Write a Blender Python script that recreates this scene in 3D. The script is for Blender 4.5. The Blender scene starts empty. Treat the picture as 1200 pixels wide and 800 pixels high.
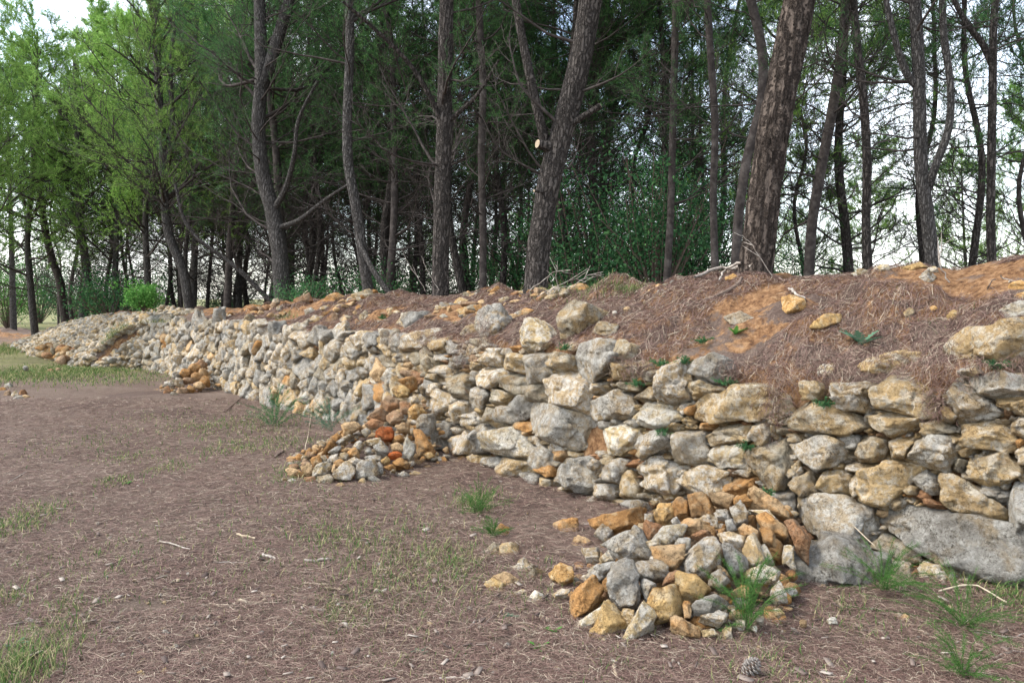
import bpy, bmesh, math, random
import numpy as np
from mathutils import Vector
R = math.radians
rng = np.random.default_rng(7); random.seed(7)
S = bpy.context.scene; COL = S.collection

# ------------------------------------------------------------ camera
CAMH = 1.55; FPX = 1000.0; PITCH = math.atan(50/1000)
cd = bpy.data.cameras.new('camera'); cam = bpy.data.objects.new('camera', cd); COL.objects.link(cam)
cam.location = (0, 0, CAMH); cam.rotation_euler = (math.pi/2-PITCH, 0, 0)
cd.sensor_width = 36; cd.lens = 36*FPX/1200; cd.clip_start = .05; cd.clip_end = 6000
S.camera = cam
# ------------------------------------------------------------ light
SUN_EL, SUN_AZ = 52, -95            # azimuth: degrees clockwise from +Y
w = bpy.data.worlds.new('World'); S.world = w; w.use_nodes = True
nt = w.node_tree; bg = nt.nodes['Background']; sky = nt.nodes.new('ShaderNodeTexSky')
sky.sky_type = 'NISHITA'; sky.sun_disc = False; sky.sun_elevation = R(SUN_EL); sky.sun_rotation = R(SUN_AZ)
sky.air_density = 1.0; sky.dust_density = 1.2; sky.ozone_density = 1.0
hs = nt.nodes.new('ShaderNodeHueSaturation'); hs.inputs['Saturation'].default_value = .5; hs.inputs['Value'].default_value = 2.3   # thin bright cloud
tcn = nt.nodes.new('ShaderNodeTexCoord'); cn = nt.nodes.new('ShaderNodeTexNoise'); cn.inputs['Scale'].default_value = 2.5; cn.inputs['Detail'].default_value = 6
nt.links.new(tcn.outputs['Generated'], cn.inputs['Vector']); cm = nt.nodes.new('ShaderNodeMapRange'); nt.links.new(cn.outputs['Fac'], cm.inputs[0]); cm.inputs[1].default_value = .35; cm.inputs[2].default_value = .6; cm.inputs[3].default_value = .9; cm.inputs[4].default_value = .25
nt.links.new(cm.outputs[0], hs.inputs['Saturation'])
nt.links.new(sky.outputs[0], hs.inputs['Color']); nt.links.new(hs.outputs[0], bg.inputs[0]); bg.inputs[1].default_value = .15
sd = bpy.data.lights.new('sun', 'SUN'); sun = bpy.data.objects.new('sun', sd); COL.objects.link(sun)
sd.energy = 2.4; sd.angle = R(11); sd.color = (1, .95, .86)
az, el = R(SUN_AZ), R(SUN_EL)
sdir = Vector((math.sin(az)*math.cos(el), math.cos(az)*math.cos(el), math.sin(el)))
sun.rotation_euler = sdir.to_track_quat('Z', 'Y').to_euler(); sun.location = (0, 0, 30)
S.view_settings.view_transform = 'Standard'; S.view_settings.look = 'None'
S.view_settings.exposure = .68; S.view_settings.gamma = 1; S.view_settings.use_curve_mapping = False

# ------------------------------------------------------------ maths
def norm(v): v = np.asarray(v, float); return v/np.maximum(np.linalg.norm(v, axis=-1, keepdims=True), 1e-9)
def ray(u, v):
    a = PITCH; dx = (u-600)/FPX; dy = (400-v)/FPX
    f = np.array([0, math.cos(a), -math.sin(a)]); up = np.array([0, math.sin(a), math.cos(a)])
    return f + up*dy + np.array([1., 0, 0])*dx
CO = np.array([0, 0, CAMH])
def G(u, v): d = ray(u, v); return (CO + d*(-CAMH/d[2]))
def PT(u, v, depth): d = ray(u, v); return CO + d*(depth/d[1])      # point at a given distance in front
def PX(p):
    q = np.asarray(p, float)-CO; a = PITCH
    f = np.array([0, math.cos(a), -math.sin(a)]); up = np.array([0, math.sin(a), math.cos(a)])
    z = q@f; return 600+FPX*q[..., 0]/z, 400-FPX*(q@up)/z
def _h(i, j, k, s):
    with np.errstate(over='ignore'):
        n = (i*374761393 + j*668265263 + k*2147483647 + s*974634777).astype(np.int64)
        n = (n ^ (n >> 13))*1274126177; n = n ^ (n >> 16)
    return (n & 0xffffff)/float(0xffffff)*2-1
def vn(p, s=0):
    p = np.asarray(p, float); f = np.floor(p); t = p-f; f = f.astype(np.int64); t = t*t*(3-2*t)
    i, j, k = f[..., 0], f[..., 1], f[..., 2]; x, y, z = t[..., 0], t[..., 1], t[..., 2]
    def L(a, b, t): return a+(b-a)*t
    return L(L(L(_h(i, j, k, s), _h(i+1, j, k, s), x), L(_h(i, j+1, k, s), _h(i+1, j+1, k, s), x), y),
             L(L(_h(i, j, k+1, s), _h(i+1, j, k+1, s), x), L(_h(i, j+1, k+1, s), _h(i+1, j+1, k+1, s), x), y), z)
def fbm(p, o=4, s=0):
    r = 0; a = 1; q = np.asarray(p, float)
    for k in range(o): r = r+a*vn(q, s+k*17); q = q*2.03+3.1; a *= .5
    return r
def v2(x, y): return np.stack([x, y, np.zeros_like(x)], -1)

# ------------------------------------------------------------ wall path
base_px = [(1400, 733), (1200, 692), (960, 642), (720, 591), (600, 557), (540, 533), (440, 506), (340, 480), (265, 457), (190, 436), (150, 431), (100, 420), (20, 400), (-40, 393)]
bp = np.array([G(*q)[:2] for q in base_px])
d0 = norm(bp[0]-bp[1]); bp = np.vstack([bp[0]+d0*5, bp[0]+d0*2, bp]); d1 = norm(bp[-1]-bp[-3]); bp = np.vstack([bp, bp[-1]+d1*20])
cl = np.concatenate([[0], np.cumsum(np.linalg.norm(np.diff(bp, axis=0), axis=1))])
NS = 500; SS = np.linspace(0, cl[-1], NS)
PP = np.stack([np.interp(SS, cl, bp[:, 0]), np.interp(SS, cl, bp[:, 1])], -1)
ker = np.exp(-np.linspace(-2, 2, 21)**2); ker /= ker.sum()
for c in (0, 1): PP[:, c] = np.convolve(np.pad(PP[:, c], 10, mode='reflect', reflect_type='odd'), ker, 'valid')
TT = norm(np.gradient(PP, axis=0)); NN = np.stack([TT[:, 1], -TT[:, 0]], -1)      # NN points into the bank
def st_of(xy):
    xy = np.atleast_2d(xy); out = np.empty((len(xy), 2))
    for a in range(0, len(xy), 4000):
        q = xy[a:a+4000]; d = ((q[:, None]-PP[None])**2).sum(-1); i = d.argmin(1)
        r = q-PP[i]; out[a:a+4000, 0] = SS[i]+(r*TT[i]).sum(-1); out[a:a+4000, 1] = (r*NN[i]).sum(-1)
    return out
def xy_of(s, t):
    s = np.asarray(s, float); x = np.interp(s, SS, PP[:, 0]); y = np.interp(s, SS, PP[:, 1])
    n = norm(np.stack([np.interp(s, SS, NN[:, 0]), np.interp(s, SS, NN[:, 1])], -1))
    return np.stack([x, y], -1)+n*np.asarray(t)[..., None]
def s_at(px):                        # path parameter whose base shows at that column
    d = ray(px, 400); m = np.abs(PP[:, 0]/np.maximum(PP[:, 1], .3)-d[0]/d[1]); m[PP[:, 1] < 1] = 9; return SS[m.argmin()]
BAT = .14
tab_top = [(1400, 1.2), (1150, 1.15), (1040, 1.02), (950, .97), (850, 1.0), (760, 1.03), (680, 1.14), (620, 1.16), (540, 1.12), (480, 1.12), (400, 1.05), (340, 1.12), (250, 1.14), (185, 1.05), (150, 1.0), (100, .9), (60, .7), (35, .35), (10, .05), (-40, .02)]
tab_cr = [(1400, 1.9), (1200, 1.86), (1100, 1.84), (1000, 1.74), (900, 1.70), (800, 1.71), (700, 1.72), (640, 1.69), (560, 1.62), (450, 1.60), (330, 1.57), (250, 1.45), (200, 1.30), (150, 1.25), (100, 1.15), (60, .9), (35, .5), (10, .1), (-40, .05)]
_s1 = np.array([s_at(a) for a, b in tab_top]); _s2 = np.array([s_at(a) for a, b in tab_cr])
def ztop(s): return np.interp(s, _s1, [b for a, b in tab_top])
def zcr(s): return np.interp(s, _s2, [b for a, b in tab_cr])
S_END = s_at(158)                    # the built wall stops here, a scree slope follows
def scree(s): return np.clip((np.asarray(s)-S_END+.3)/1.2, 0, 1)
def bankz(s, t, detail=True):
    s = np.asarray(s, float); t = np.asarray(t, float)
    zt, zc = ztop(s), zcr(s); t0 = BAT*zt+.04
    u = np.clip((t-t0)/(1.35-t0), 0, 1); z = zt+(zc-zt)*(u**.85)
    far = np.clip((t-1.6)/14, 0, 1); z = z-far*far*(3-2*far)*1.3
    k = scree(s); zs = zc*np.clip((t+.8)/1.7, 0, 1)**.8; zs = np.where(t > 1.6, z, zs); z = z*(1-k)+zs*k
    if detail:
        q = v2(s, t); a = np.clip((t-t0)/.25, 0, 1)*np.clip((5-t)/2, .3, 1)
        z = z+a*(fbm(q*1.7, 3, 5)*.05+fbm(q*6, 3, 9)*.018)
        lump = np.clip(fbm(q*np.array([2.6, 3.2, 1]), 3, 21)-.15, 0, 1)
        z = z+a*lump*.10*np.clip((t-.35)/.3, 0, 1)
    return z
# heaps of loose stones leaning on the wall: (centre xy, long axis, short axis, angle, height)
def gxy(u, v): return G(u, v)[:2]
def heap_fn(pts):
    pts = [(np.array(xy), h, r) for xy, h, r in pts]
    def f(xy):
        z = np.zeros(len(xy))
        for c, h, r in pts: z = np.maximum(z, h*np.clip(1-np.linalg.norm(xy-c, axis=1)/r, 0, 1)**.8)
        return z
    return f
heap_near = heap_fn([((1.42, 5.15), .42, .95), ((1.1, 4.75), .32, .85), ((.85, 4.45), .27, .65), ((1.3, 4.5), .15, .6)])
heap_mid = heap_fn([((-1.02, 9.15), .80, .8), ((-1.1, 8.75), .5, .9), ((-1.4, 8.2), .42, .85), ((-1.45, 7.75), .26, .65), ((-1.75, 7.75), .18, .5)])
c3 = gxy(218, 457); heap_far = heap_fn([(c3+np.array([.1, .45]), .45, .8), (c3, .25, .6)])
HEAPS = [heap_near, heap_mid, heap_far]
def gz(xy):
    q = v2(xy[:, 0], xy[:, 1]); return fbm(q*.5, 2, 3)*.02+fbm(q*4, 3, 13)*.008
def inside(p, heaps=True):
    st = st_of(p[:, :2]); z = p[:, 2]
    b = bankz(st[:, 0], st[:, 1]); k = scree(st[:, 0])
    w = np.where(k < .5, (st[:, 1] > BAT*z) & (z < b), z < b)
    g = z < gz(p[:, :2])
    if heaps:
        for hf in HEAPS: g |= (z < hf(p[:, :2])) & (hf(p[:, :2]) > 0)
    return w | g
def hit(u, v, tmax=45, heaps=True):
    d = ray(u, v); ts = 2.5*(tmax/2.5)**np.linspace(0, 1, 240)
    m = inside(CO+d[None]*ts[:, None], heaps)
    if not m.any(): return None
    i = int(m.argmax()); a = ts[max(i-1, 0)]; b = ts[i]
    for _ in range(12):
        c = (a+b)/2
        if inside((CO+d*c)[None], heaps)[0]: b = c
        else: a = c
    return CO+d*b

# ------------------------------------------------------------ objects
def tag(o, label=None, cat=None, group=None, kind=None):
    if label: o['label'] = label
    if cat: o['category'] = cat
    if group: o['group'] = group
    if kind: o['kind'] = kind
    return o
def link(o, parent=None): COL.objects.link(o); o.parent = parent; return o
def empty(name, loc): o = bpy.data.objects.new(name, None); o.location = tuple(loc); o.empty_display_size = .2; return link(o)
def mesh_np(name, V, F, mat, parent=None, smooth=True, loc=None):
    me = bpy.data.meshes.new(name); V = np.asarray(V, np.float32); F = np.asarray(F, np.int32); k = F.shape[1]
    if loc is not None: V = V-np.asarray(loc, np.float32)
    me.vertices.add(len(V)); me.vertices.foreach_set('co', V.ravel())
    me.loops.add(F.size); me.loops.foreach_set('vertex_index', F.ravel())
    me.polygons.add(len(F)); me.polygons.foreach_set('loop_start', np.arange(0, F.size, k, dtype=np.int32))
    me.polygons.foreach_set('loop_total', np.full(len(F), k, np.int32))
    if smooth: me.polygons.foreach_set('use_smooth', np.ones(len(F), bool))
    me.update(calc_edges=True); me.validate(); me.materials.append(mat)
    o = bpy.data.objects.new(name, me)
    if loc is not None: o.location = tuple(loc)
    return link(o, parent)
class Buf:
    def __init__(s): s.V = []; s.F = []; s.n = 0
    def add(s, V, F): s.V.append(V); s.F.append(np.asarray(F)+s.n); s.n += len(V)
    def tube(s, pts, rad, sides=6, bark=0, caps=True):
        pts = np.asarray(pts, float); rad = np.asarray(rad, float); n = len(pts)
        T = norm(np.gradient(pts, axis=0)); ref = np.array([.13, .99, .05]) if abs(T[:, 2]).mean() > .5 else np.array([.05, .1, 1.])
        A = norm(np.cross(T, ref)); B = np.cross(T, A)
        th = np.linspace(0, 2*math.pi, sides, endpoint=False)
        rr = rad[:, None]*np.ones(sides)
        if bark:
            ring = np.stack([np.cos(th)[None]*1.6+0*rr, np.sin(th)[None]*1.6+0*rr, np.cumsum(np.r_[0, np.linalg.norm(np.diff(pts, axis=0), axis=1)])[:, None]*3+0*rr], -1)
            q = ring*np.array([4, 4, 1.6]); n1 = vn(q*1.1+pts[0, 0], 3); n2 = vn(q*2.3+5, 8)
            rr = rr*(1+.07*vn(ring*.8, 2))+bark*(np.abs(n1)**.6*1.0+np.abs(n2)*.5-1.15)
        V = pts[:, None]+rr[..., None]*(np.cos(th)[None, :, None]*A[:, None]+np.sin(th)[None, :, None]*B[:, None])
        i = np.arange(n-1)[:, None]*sides; j = np.arange(sides)[None]; k = (j+1) % sides
        F = np.stack([i+j, i+k, i+k+sides, i+j+sides], -1).reshape(-1, 4); s.add(V.reshape(-1, 3), F)
    def build(s, name, mat, parent=None, loc=None, smooth=True):
        return mesh_np(name, np.vstack(s.V), np.vstack(s.F), mat, parent, smooth, loc)

# ------------------------------------------------------------ materials
def newmat(name):
    m = bpy.data.materials.new(name); m.use_nodes = True; t = m.node_tree; b = t.nodes['Principled BSDF']
    return m, t, b
def N(t, typ, **kw):
    n = t.nodes.new('ShaderNode'+typ)
    for k, v in kw.items():
        if k in n.inputs.keys() if isinstance(k, str) else False: n.inputs[k].default_value = v
        else: setattr(n, k, v)
    return n
def ramp(t, stops, src=None, interp='LINEAR'):
    r = t.nodes.new('ShaderNodeValToRGB'); e = r.color_ramp; e.interpolation = interp
    while len(e.elements) < len(stops): e.elements.new(.5)
    for q, (p, c) in zip(e.elements, stops): q.position = p; q.color = (*c, 1) if len(c) == 3 else c
    if src: t.links.new(src, r.inputs[0])
    return r
def mix(t, f, a, b, mode='MIX'):
    m = t.nodes.new('ShaderNodeMix'); m.data_type = 'RGBA'; m.blend_type = mode
    for i, x in ((0, f), (6, a), (7, b)):
        if hasattr(x, 'links'): t.links.new(x, m.inputs[i])
        elif i == 0: m.inputs[0].default_value = x
        else: m.inputs[i].default_value = (*x, 1)
    return m.outputs[2]
def noise(t, vec, scale, det=5, rough=.6, dist=0):
    n = N(t, 'TexNoise'); n.inputs['Scale'].default_value = scale; n.inputs['Detail'].default_value = det
    n.inputs['Roughness'].default_value = rough; n.inputs['Distortion'].default_value = dist
    t.links.new(vec, n.inputs['Vector']); return n.outputs['Fac']
def bump(t, b, h, dist, strength=1, prev=None):
    n = N(t, 'Bump'); n.inputs['Strength'].default_value = strength; n.inputs['Distance'].default_value = dist
    t.links.new(h, n.inputs['Height'])
    if prev: t.links.new(prev, n.inputs['Normal'])
    if b: t.links.new(n.outputs[0], b.inputs['Normal'])
    return n.outputs[0]
W1 = (1, 1, 1); K0 = (0, 0, 0)
def rock_mat(name, base, alt, lich, altamt=.5, lichamt=.5, island=False):
    m, t, b = newmat(name); g = N(t, 'NewGeometry'); p = g.outputs['Position']
    oi = N(t, 'ObjectInfo'); rnd = g.outputs['Random Per Island'] if island else oi.outputs['Random']
    off = N(t, 'VectorMath', operation='SCALE'); cmb = N(t, 'CombineXYZ'); 
    for k in range(3): t.links.new(rnd, cmb.inputs[k])
    t.links.new(cmb.outputs[0], off.inputs[0]); off.inputs[3].default_value = 40
    ad = N(t, 'VectorMath', operation='ADD'); t.links.new(p, ad.inputs[0]); t.links.new(off.outputs[0], ad.inputs[1]); v = ad.outputs[0]
    n1 = noise(t, v, 5, 4, .6, .6); n2 = noise(t, v, 16, 6, .72, .4); n3 = noise(t, v, 60, 5, .75); n4 = noise(t, v, 170, 3, .7)
    shift = N(t, 'MapRange'); t.links.new(rnd, shift.inputs[0]); shift.inputs[3].default_value = -.13; shift.inputs[4].default_value = .13
    s1 = N(t, 'Math', operation='ADD'); t.links.new(n1, s1.inputs[0]); t.links.new(shift.outputs[0], s1.inputs[1])
    fa = ramp(t, [(.5-altamt*.25+.02, K0), (.68-altamt*.25, W1)], s1.outputs[0]).outputs[0]
    c = mix(t, fa, base, alt)
    fl = ramp(t, [(.62-lichamt*.22, K0), (.72-lichamt*.2, W1)], n2).outputs[0]
    fl2 = mix(t, .75, K0, fl); c = mix(t, fl2, c, lich)
    # grain and pits
    fd = ramp(t, [(.36, (.16, .135, .11)), (.46, (.8, .78, .75)), (.6, (1.1, 1.1, 1.1))], n3).outputs[0]
    pm = ramp(t, [(.42, (.25, .25, .25)), (.6, W1)], noise(t, v, 7, 3, .6)).outputs[0]; c = mix(t, pm, c, mix(t, .9, c, fd, 'MULTIPLY'))
    wth = ramp(t, [(.36, (.5, .47, .44)), (.5, W1), (.62, W1), (.75, (1.15, 1.12, 1.05))], noise(t, v, 3.2, 5, .65, 1.2)).outputs[0]; c = mix(t, .8, c, wth, 'MULTIPLY')
    fg = ramp(t, [(.3, (.6, .58, .56)), (.55, W1), (.75, (1.2, 1.2, 1.2))], n4).outputs[0]
    c = mix(t, .5, c, fg, 'MULTIPLY')
    cr = noise(t, v, 11, 3, .55, 2.5); crk = ramp(t, [(.48, W1), (.498, (.25, .2, .16)), (.515, W1)], cr).outputs[0]
    c = mix(t, .6, c, crk, 'MULTIPLY')
    br = N(t, 'MapRange'); t.links.new(rnd, br.inputs[0]); br.inputs[3].default_value = .72; br.inputs[4].default_value = 1.14
    hsv = N(t, 'HueSaturation'); t.links.new(c, hsv.inputs['Color']); t.links.new(br.outputs[0], hsv.inputs['Value'])
    t.links.new(hsv.outputs[0], b.inputs['Base Color']); b.inputs['Roughness'].default_value = .93
    b.inputs['Specular IOR Level'].default_value = .25
    q = bump(t, None, n2, .045, 1); q = bump(t, None, n3, .016, 1, q); bump(t, b, n4, .005, 1, q)
    return m
GREY, TAN, OCH, PALE = (.33, .315, .285), (.36, .27, .145), (.40, .21, .085), (.50, .48, .44)
RP = dict(
    g=((.45, .42, .355), (.47, .35, .20), (.68, .65, .58), .6, .75), G=((.37, .35, .305), (.41, .33, .22), (.58, .56, .5), .5, .7),
    t=((.47, .405, .29), (.48, .34, .17), (.62, .57, .47), .6, .6), w=((.60, .54, .42), (.54, .41, .22), (.75, .72, .64), .5, .75),
    o=((.62, .33, .12), (.58, .40, .22), (.68, .50, .29), .45, .35), b=((.46, .24, .115), (.38, .26, .16), (.5, .36, .24), .5, .3),
    y=((.70, .47, .20), (.60, .35, .13), (.74, .60, .38), .45, .5), r=((.64, .17, .045), (.5, .24, .1), (.55, .33, .2), .3, .2))
WORD = dict(g='grey', G='dark grey', t='tan', w='cream', o='orange', b='rust', y='ochre', r='red orange')
RM = {k: rock_mat('limestone_'+WORD[k].replace(' ', '_'), *v) for k, v in RP.items()}
RMI = {k: rock_mat('rubble_'+WORD[k].replace(' ', '_'), *RP[k], island=True) for k in 'gtobG'}

def litter_mat():
    m, t, b = newmat('needle_litter'); g = N(t, 'NewGeometry'); p = g.outputs['Position']
    big = noise(t, p, 1.1, 4, .6); mid = noise(t, p, 9, 5, .7); fine = noise(t, p, 75, 6, .8); 
    st = []
    wob = N(t, 'TexNoise'); wob.inputs['Scale'].default_value = 7; wob.inputs['Detail'].default_value = 3; t.links.new(p, wob.inputs['Vector'])
    sc_ = N(t, 'VectorMath', operation='SCALE'); t.links.new(wob.outputs['Color'], sc_.inputs[0]); sc_.inputs[3].default_value = .22
    adv = N(t, 'VectorMath', operation='ADD'); t.links.new(p, adv.inputs[0]); t.links.new(sc_.outputs[0], adv.inputs[1])
    for ang in (15, 75, 135):
        mp = N(t, 'Mapping'); mp.inputs['Rotation'].default_value = (0, 0, R(ang)); mp.inputs['Scale'].default_value = (28, 170, 60)
        t.links.new(adv.outputs[0], mp.inputs[0]); st.append(noise(t, mp.outputs[0], 1, 2, .6, .4))
    mx = N(t, 'Math', operation='MAXIMUM'); t.links.new(st[0], mx.inputs[0]); t.links.new(st[1], mx.inputs[1])
    mx2 = N(t, 'Math', operation='MAXIMUM'); t.links.new(mx.outputs[0], mx2.inputs[0]); t.links.new(st[2], mx2.inputs[1]); str_ = mx2.outputs[0]
    c = ramp(t, [(.44, (.035, .024, .018)), (.55, (.13, .09, .07)), (.65, (.215, .15, .118)), (.76, (.37, .295, .225))], str_).outputs[0]
    c = mix(t, ramp(t, [(.4, K0), (.62, (.75, .75, .75))], mid).outputs[0], c, mix(t, ramp(t, [(.35, K0), (.6, W1)], fine).outputs[0], (.07, .05, .038), (.26, .195, .15)))
    c = mix(t, ramp(t, [(.45, K0), (.7, (.5, .5, .5))], big).outputs[0], c, (.22, .17, .135)); c = mix(t, ramp(t, [(.38, (.75, .75, .75)), (.5, K0)], noise(t, p, .8, 5, .65, 1.0)).outputs[0], c, mix(t, .6, c, (.075, .048, .042)))
    # bare ochre earth on the bank
    at = N(t, 'Attribute'); at.attribute_name = 'soil'; sn = noise(t, p, 3.3, 5, .65, .5)
    a1 = N(t, 'Math', operation='ADD'); t.links.new(at.outputs['Fac'], a1.inputs[0]); t.links.new(sn, a1.inputs[1])
    sf = ramp(t, [(.93, K0), (1.0, W1)], a1.outputs[0])
    sub = N(t, 'Math', operation='SUBTRACT'); t.links.new(a1.outputs[0], sub.inputs[0]); sub.inputs[1].default_value = .35
    sf = ramp(t, [(.56, K0), (.63, W1)], sub.outputs[0]).outputs[0]
    soil = ramp(t, [(.36, (.07, .035, .02)), (.47, (.22, .115, .055)), (.58, (.36, .21, .105)), (.7, (.48, .34, .21))], noise(t, p, 16, 8, .8)).outputs[0]
    c = mix(t, sf, c, soil)
    # grassy tint further along the path
    gr = N(t, 'Attribute'); gr.attribute_name = 'green'; a2 = N(t, 'Math', operation='ADD'); t.links.new(gr.outputs['Fac'], a2.inputs[0]); t.links.new(big, a2.inputs[1])
    s2 = N(t, 'Math', operation='SUBTRACT'); t.links.new(a2.outputs[0], s2.inputs[0]); s2.inputs[1].default_value = .4
    c = mix(t, ramp(t, [(.38, K0), (.75, (.85, .85, .85))], s2.outputs[0]).outputs[0], c, ramp(t, [(.35, (.12, .15, .05)), (.65, (.30, .27, .12))], mid).outputs[0])
    t.links.new(c, b.inputs['Base Color']); b.inputs['Roughness'].default_value = .95; b.inputs['Specular IOR Level'].default_value = .15
    q = bump(t, None, mid, .05, 1); q = bump(t, None, fine, .014, 1, q); bump(t, b, str_, .012, .9, q)
    return m
M_lit = litter_mat()
def simple(name, stops, scale=20, rough=.9, island=False, trans=0, bumpd=0, objrand=False):
    m, t, b = newmat(name); g = N(t, 'NewGeometry'); oi = N(t, 'ObjectInfo')
    src = g.outputs['Random Per Island'] if island else noise(t, g.outputs['Position'], scale, 5, .65)
    c = ramp(t, stops, src).outputs[0]
    if objrand:
        br = N(t, 'MapRange'); t.links.new(oi.outputs['Random'], br.inputs[0]); br.inputs[3].default_value = .75; br.inputs[4].default_value = 1.25
        h = N(t, 'HueSaturation'); t.links.new(c, h.inputs['Color']); t.links.new(br.outputs[0], h.inputs['Value']); c = h.outputs[0]
    t.links.new(c, b.inputs['Base Color']); b.inputs['Roughness'].default_value = rough; b.inputs['Specular IOR Level'].default_value = .2
    if bumpd: bump(t, b, noise(t, g.outputs['Position'], scale*2, 5, .7), bumpd, .8)
    if trans:
        tr = N(t, 'BsdfTranslucent'); t.links.new(c, tr.inputs[0]); mx = N(t, 'MixShader'); mx.inputs[0].default_value = trans
        out = t.nodes['Material Output']; t.links.new(b.outputs[0], mx.inputs[1]); t.links.new(tr.outputs[0], mx.inputs[2]); t.links.new(mx.outputs[0], out.inputs[0])
    return m
M_needle = simple('dry_needles', [(0, (.045, .027, .02)), (.35, (.13, .075, .06)), (.7, (.22, .14, .115)), (.9, (.32, .24, .175)), (1, (.50, .43, .32))], island=True, rough=.7)
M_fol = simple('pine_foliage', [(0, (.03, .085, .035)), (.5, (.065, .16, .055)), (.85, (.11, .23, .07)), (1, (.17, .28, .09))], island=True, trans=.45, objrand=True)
M_folb = simple('sunlit_pine_foliage', [(0, (.12, .24, .05)), (.5, (.21, .38, .085)), (1, (.36, .50, .14))], island=True, trans=.55, objrand=True)  # lit copy of the pine foliage, sunlight put into the brighter greens
M_leaf = simple('shrub_leaves', [(0, (.025, .08, .03)), (.6, (.055, .15, .06)), (1, (.11, .24, .08))], island=True, trans=.3, objrand=True)
M_leafb = simple('fresh_leaves', [(0, (.05, .16, .03)), (.6, (.10, .27, .05)), (1, (.2, .38, .1))], island=True, trans=.35)
M_blue = simple('blue_green_leaves', [(0, (.05, .12, .07)), (1, (.13, .24, .15))], island=True, trans=.25)
M_grass = simple('grass_blades', [(0, (.04, .10, .025)), (.45, (.10, .18, .045)), (.7, (.22, .23, .09)), (1, (.45, .38, .22))], island=True, trans=.3)
M_straw = simple('dry_stalk', [(.3, (.36, .29, .19)), (.7, (.58, .5, .38))], 30)
M_wood = simple('weathered_wood', [(.3, (.14, .11, .09)), (.5, (.30, .26, .22)), (.7, (.50, .46, .40))], 25, bumpd=.004)
M_dark = simple('brown_twig', [(.3, (.07, .05, .04)), (.7, (.19, .14, .11))], 30)
M_cut = simple('cut_wood', [(.3, (.26, .20, .13)), (.7, (.46, .38, .27))], 60)
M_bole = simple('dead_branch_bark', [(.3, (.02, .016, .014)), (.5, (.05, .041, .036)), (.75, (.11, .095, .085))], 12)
def bark_mat(name, cols, sc=1.0, bd=.02):
    m, t, b = newmat(name); g = N(t, 'NewGeometry'); mp = N(t, 'Mapping'); mp.inputs['Scale'].default_value = (32*sc, 32*sc, 7*sc)
    t.links.new(g.outputs['Position'], mp.inputs[0])
    wv = noise(t, g.outputs['Position'], 14, 4, .6)
    vo = N(t, 'TexVoronoi'); vo.feature = 'DISTANCE_TO_EDGE'; vo.inputs['Scale'].default_value = 1
    ad = N(t, 'VectorMath', operation='ADD'); cb = N(t, 'CombineXYZ'); mm = N(t, 'Math', operation='MULTIPLY'); mm.inputs[1].default_value = 2.4; t.links.new(wv, mm.inputs[0])
    for k in range(3): t.links.new(mm.outputs[0], cb.inputs[k])
    t.links.new(mp.outputs[0], ad.inputs[0]); t.links.new(cb.outputs[0], ad.inputs[1]); t.links.new(ad.outputs[0], vo.inputs['Vector'])
    n = noise(t, mp.outputs[0], 1.6, 5, .7); pl = ramp(t, [(0, K0), (.25, W1)], vo.outputs['Distance']).outputs[0]
    c = ramp(t, [(.3, cols[0]), (.5, cols[1]), (.72, cols[2])], n).outputs[0]; c = mix(t, .6, c, mix(t, pl, cols[0], cols[2]))
    t.links.new(c, b.inputs['Base Color']); b.inputs['Roughness'].default_value = .9; b.inputs['Specular IOR Level'].default_value = .15
    q = bump(t, None, pl, bd, 1); bump(t, b, n, bd*.7, .9, q); return m
M_bark = bark_mat('pine_bark', ((.016, .013, .011), (.055, .047, .041), (.13, .112, .098)), .8, .03)
M_bark2 = bark_mat('reddish_pine_bark', ((.016, .012, .010), (.072, .054, .043), (.165, .13, .105)), .5, .06)
M_bark3 = bark_mat('grey_pine_bark', ((.022, .02, .018), (.065, .058, .053), (.16, .148, .135)), 1.1, .02)

# ------------------------------------------------------------ ground
def lines(lo, hi, a, b, step, grow=1.25, far=1500):
    l = list(np.arange(a, b, step)); s = step; x = b
    while x < hi: l.append(x); s *= grow; x += s
    l.append(hi); s = step; x = a-step
    while x > lo: l.append(x); s *= grow; x -= s
    l.append(lo); return np.array(sorted(set(l)))
gx = lines(-1500, 1500, -5.5, 4.2, .045, 1.12); gy = lines(-400, 2500, 3.0, 11, .045, 1.10)
X, Y = np.meshgrid(gx, gy); xy = np.stack([X.ravel(), Y.ravel()], -1)
m_near = (np.abs(xy[:, 0]) < 40) & (xy[:, 1] < 60) & (xy[:, 1] > -10); Z = np.zeros(len(xy)); Z[m_near] = gz(xy[m_near])
for hf in HEAPS: pass
i = np.arange(len(gy)-1)[:, None]*len(gx)+np.arange(len(gx)-1)[None]; i = i.ravel()
gobj = mesh_np('ground', np.column_stack([xy, Z]), np.stack([i, i+1, i+1+len(gx), i+len(gx)], -1), M_lit); tag(gobj, kind='structure')
at = gobj.data.attributes.new('green', 'FLOAT', 'POINT')
st = np.zeros((len(xy), 2)); st[m_near] = st_of(xy[m_near])
gv = np.clip((xy[:, 1]-13)/8, 0, 1)*np.clip((-xy[:, 0]-5.5)/3, 0, 1)*.6 + np.clip((st[:, 1]+1.2)/.8, 0, 1)*.07
gv += np.clip((-1.3-xy[:, 0])/1.5, 0, 1)*np.clip((4.3-xy[:, 1])/1., 0, 1)*.12
at.data.foreach_set('value', gv.astype(np.float32))
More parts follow.
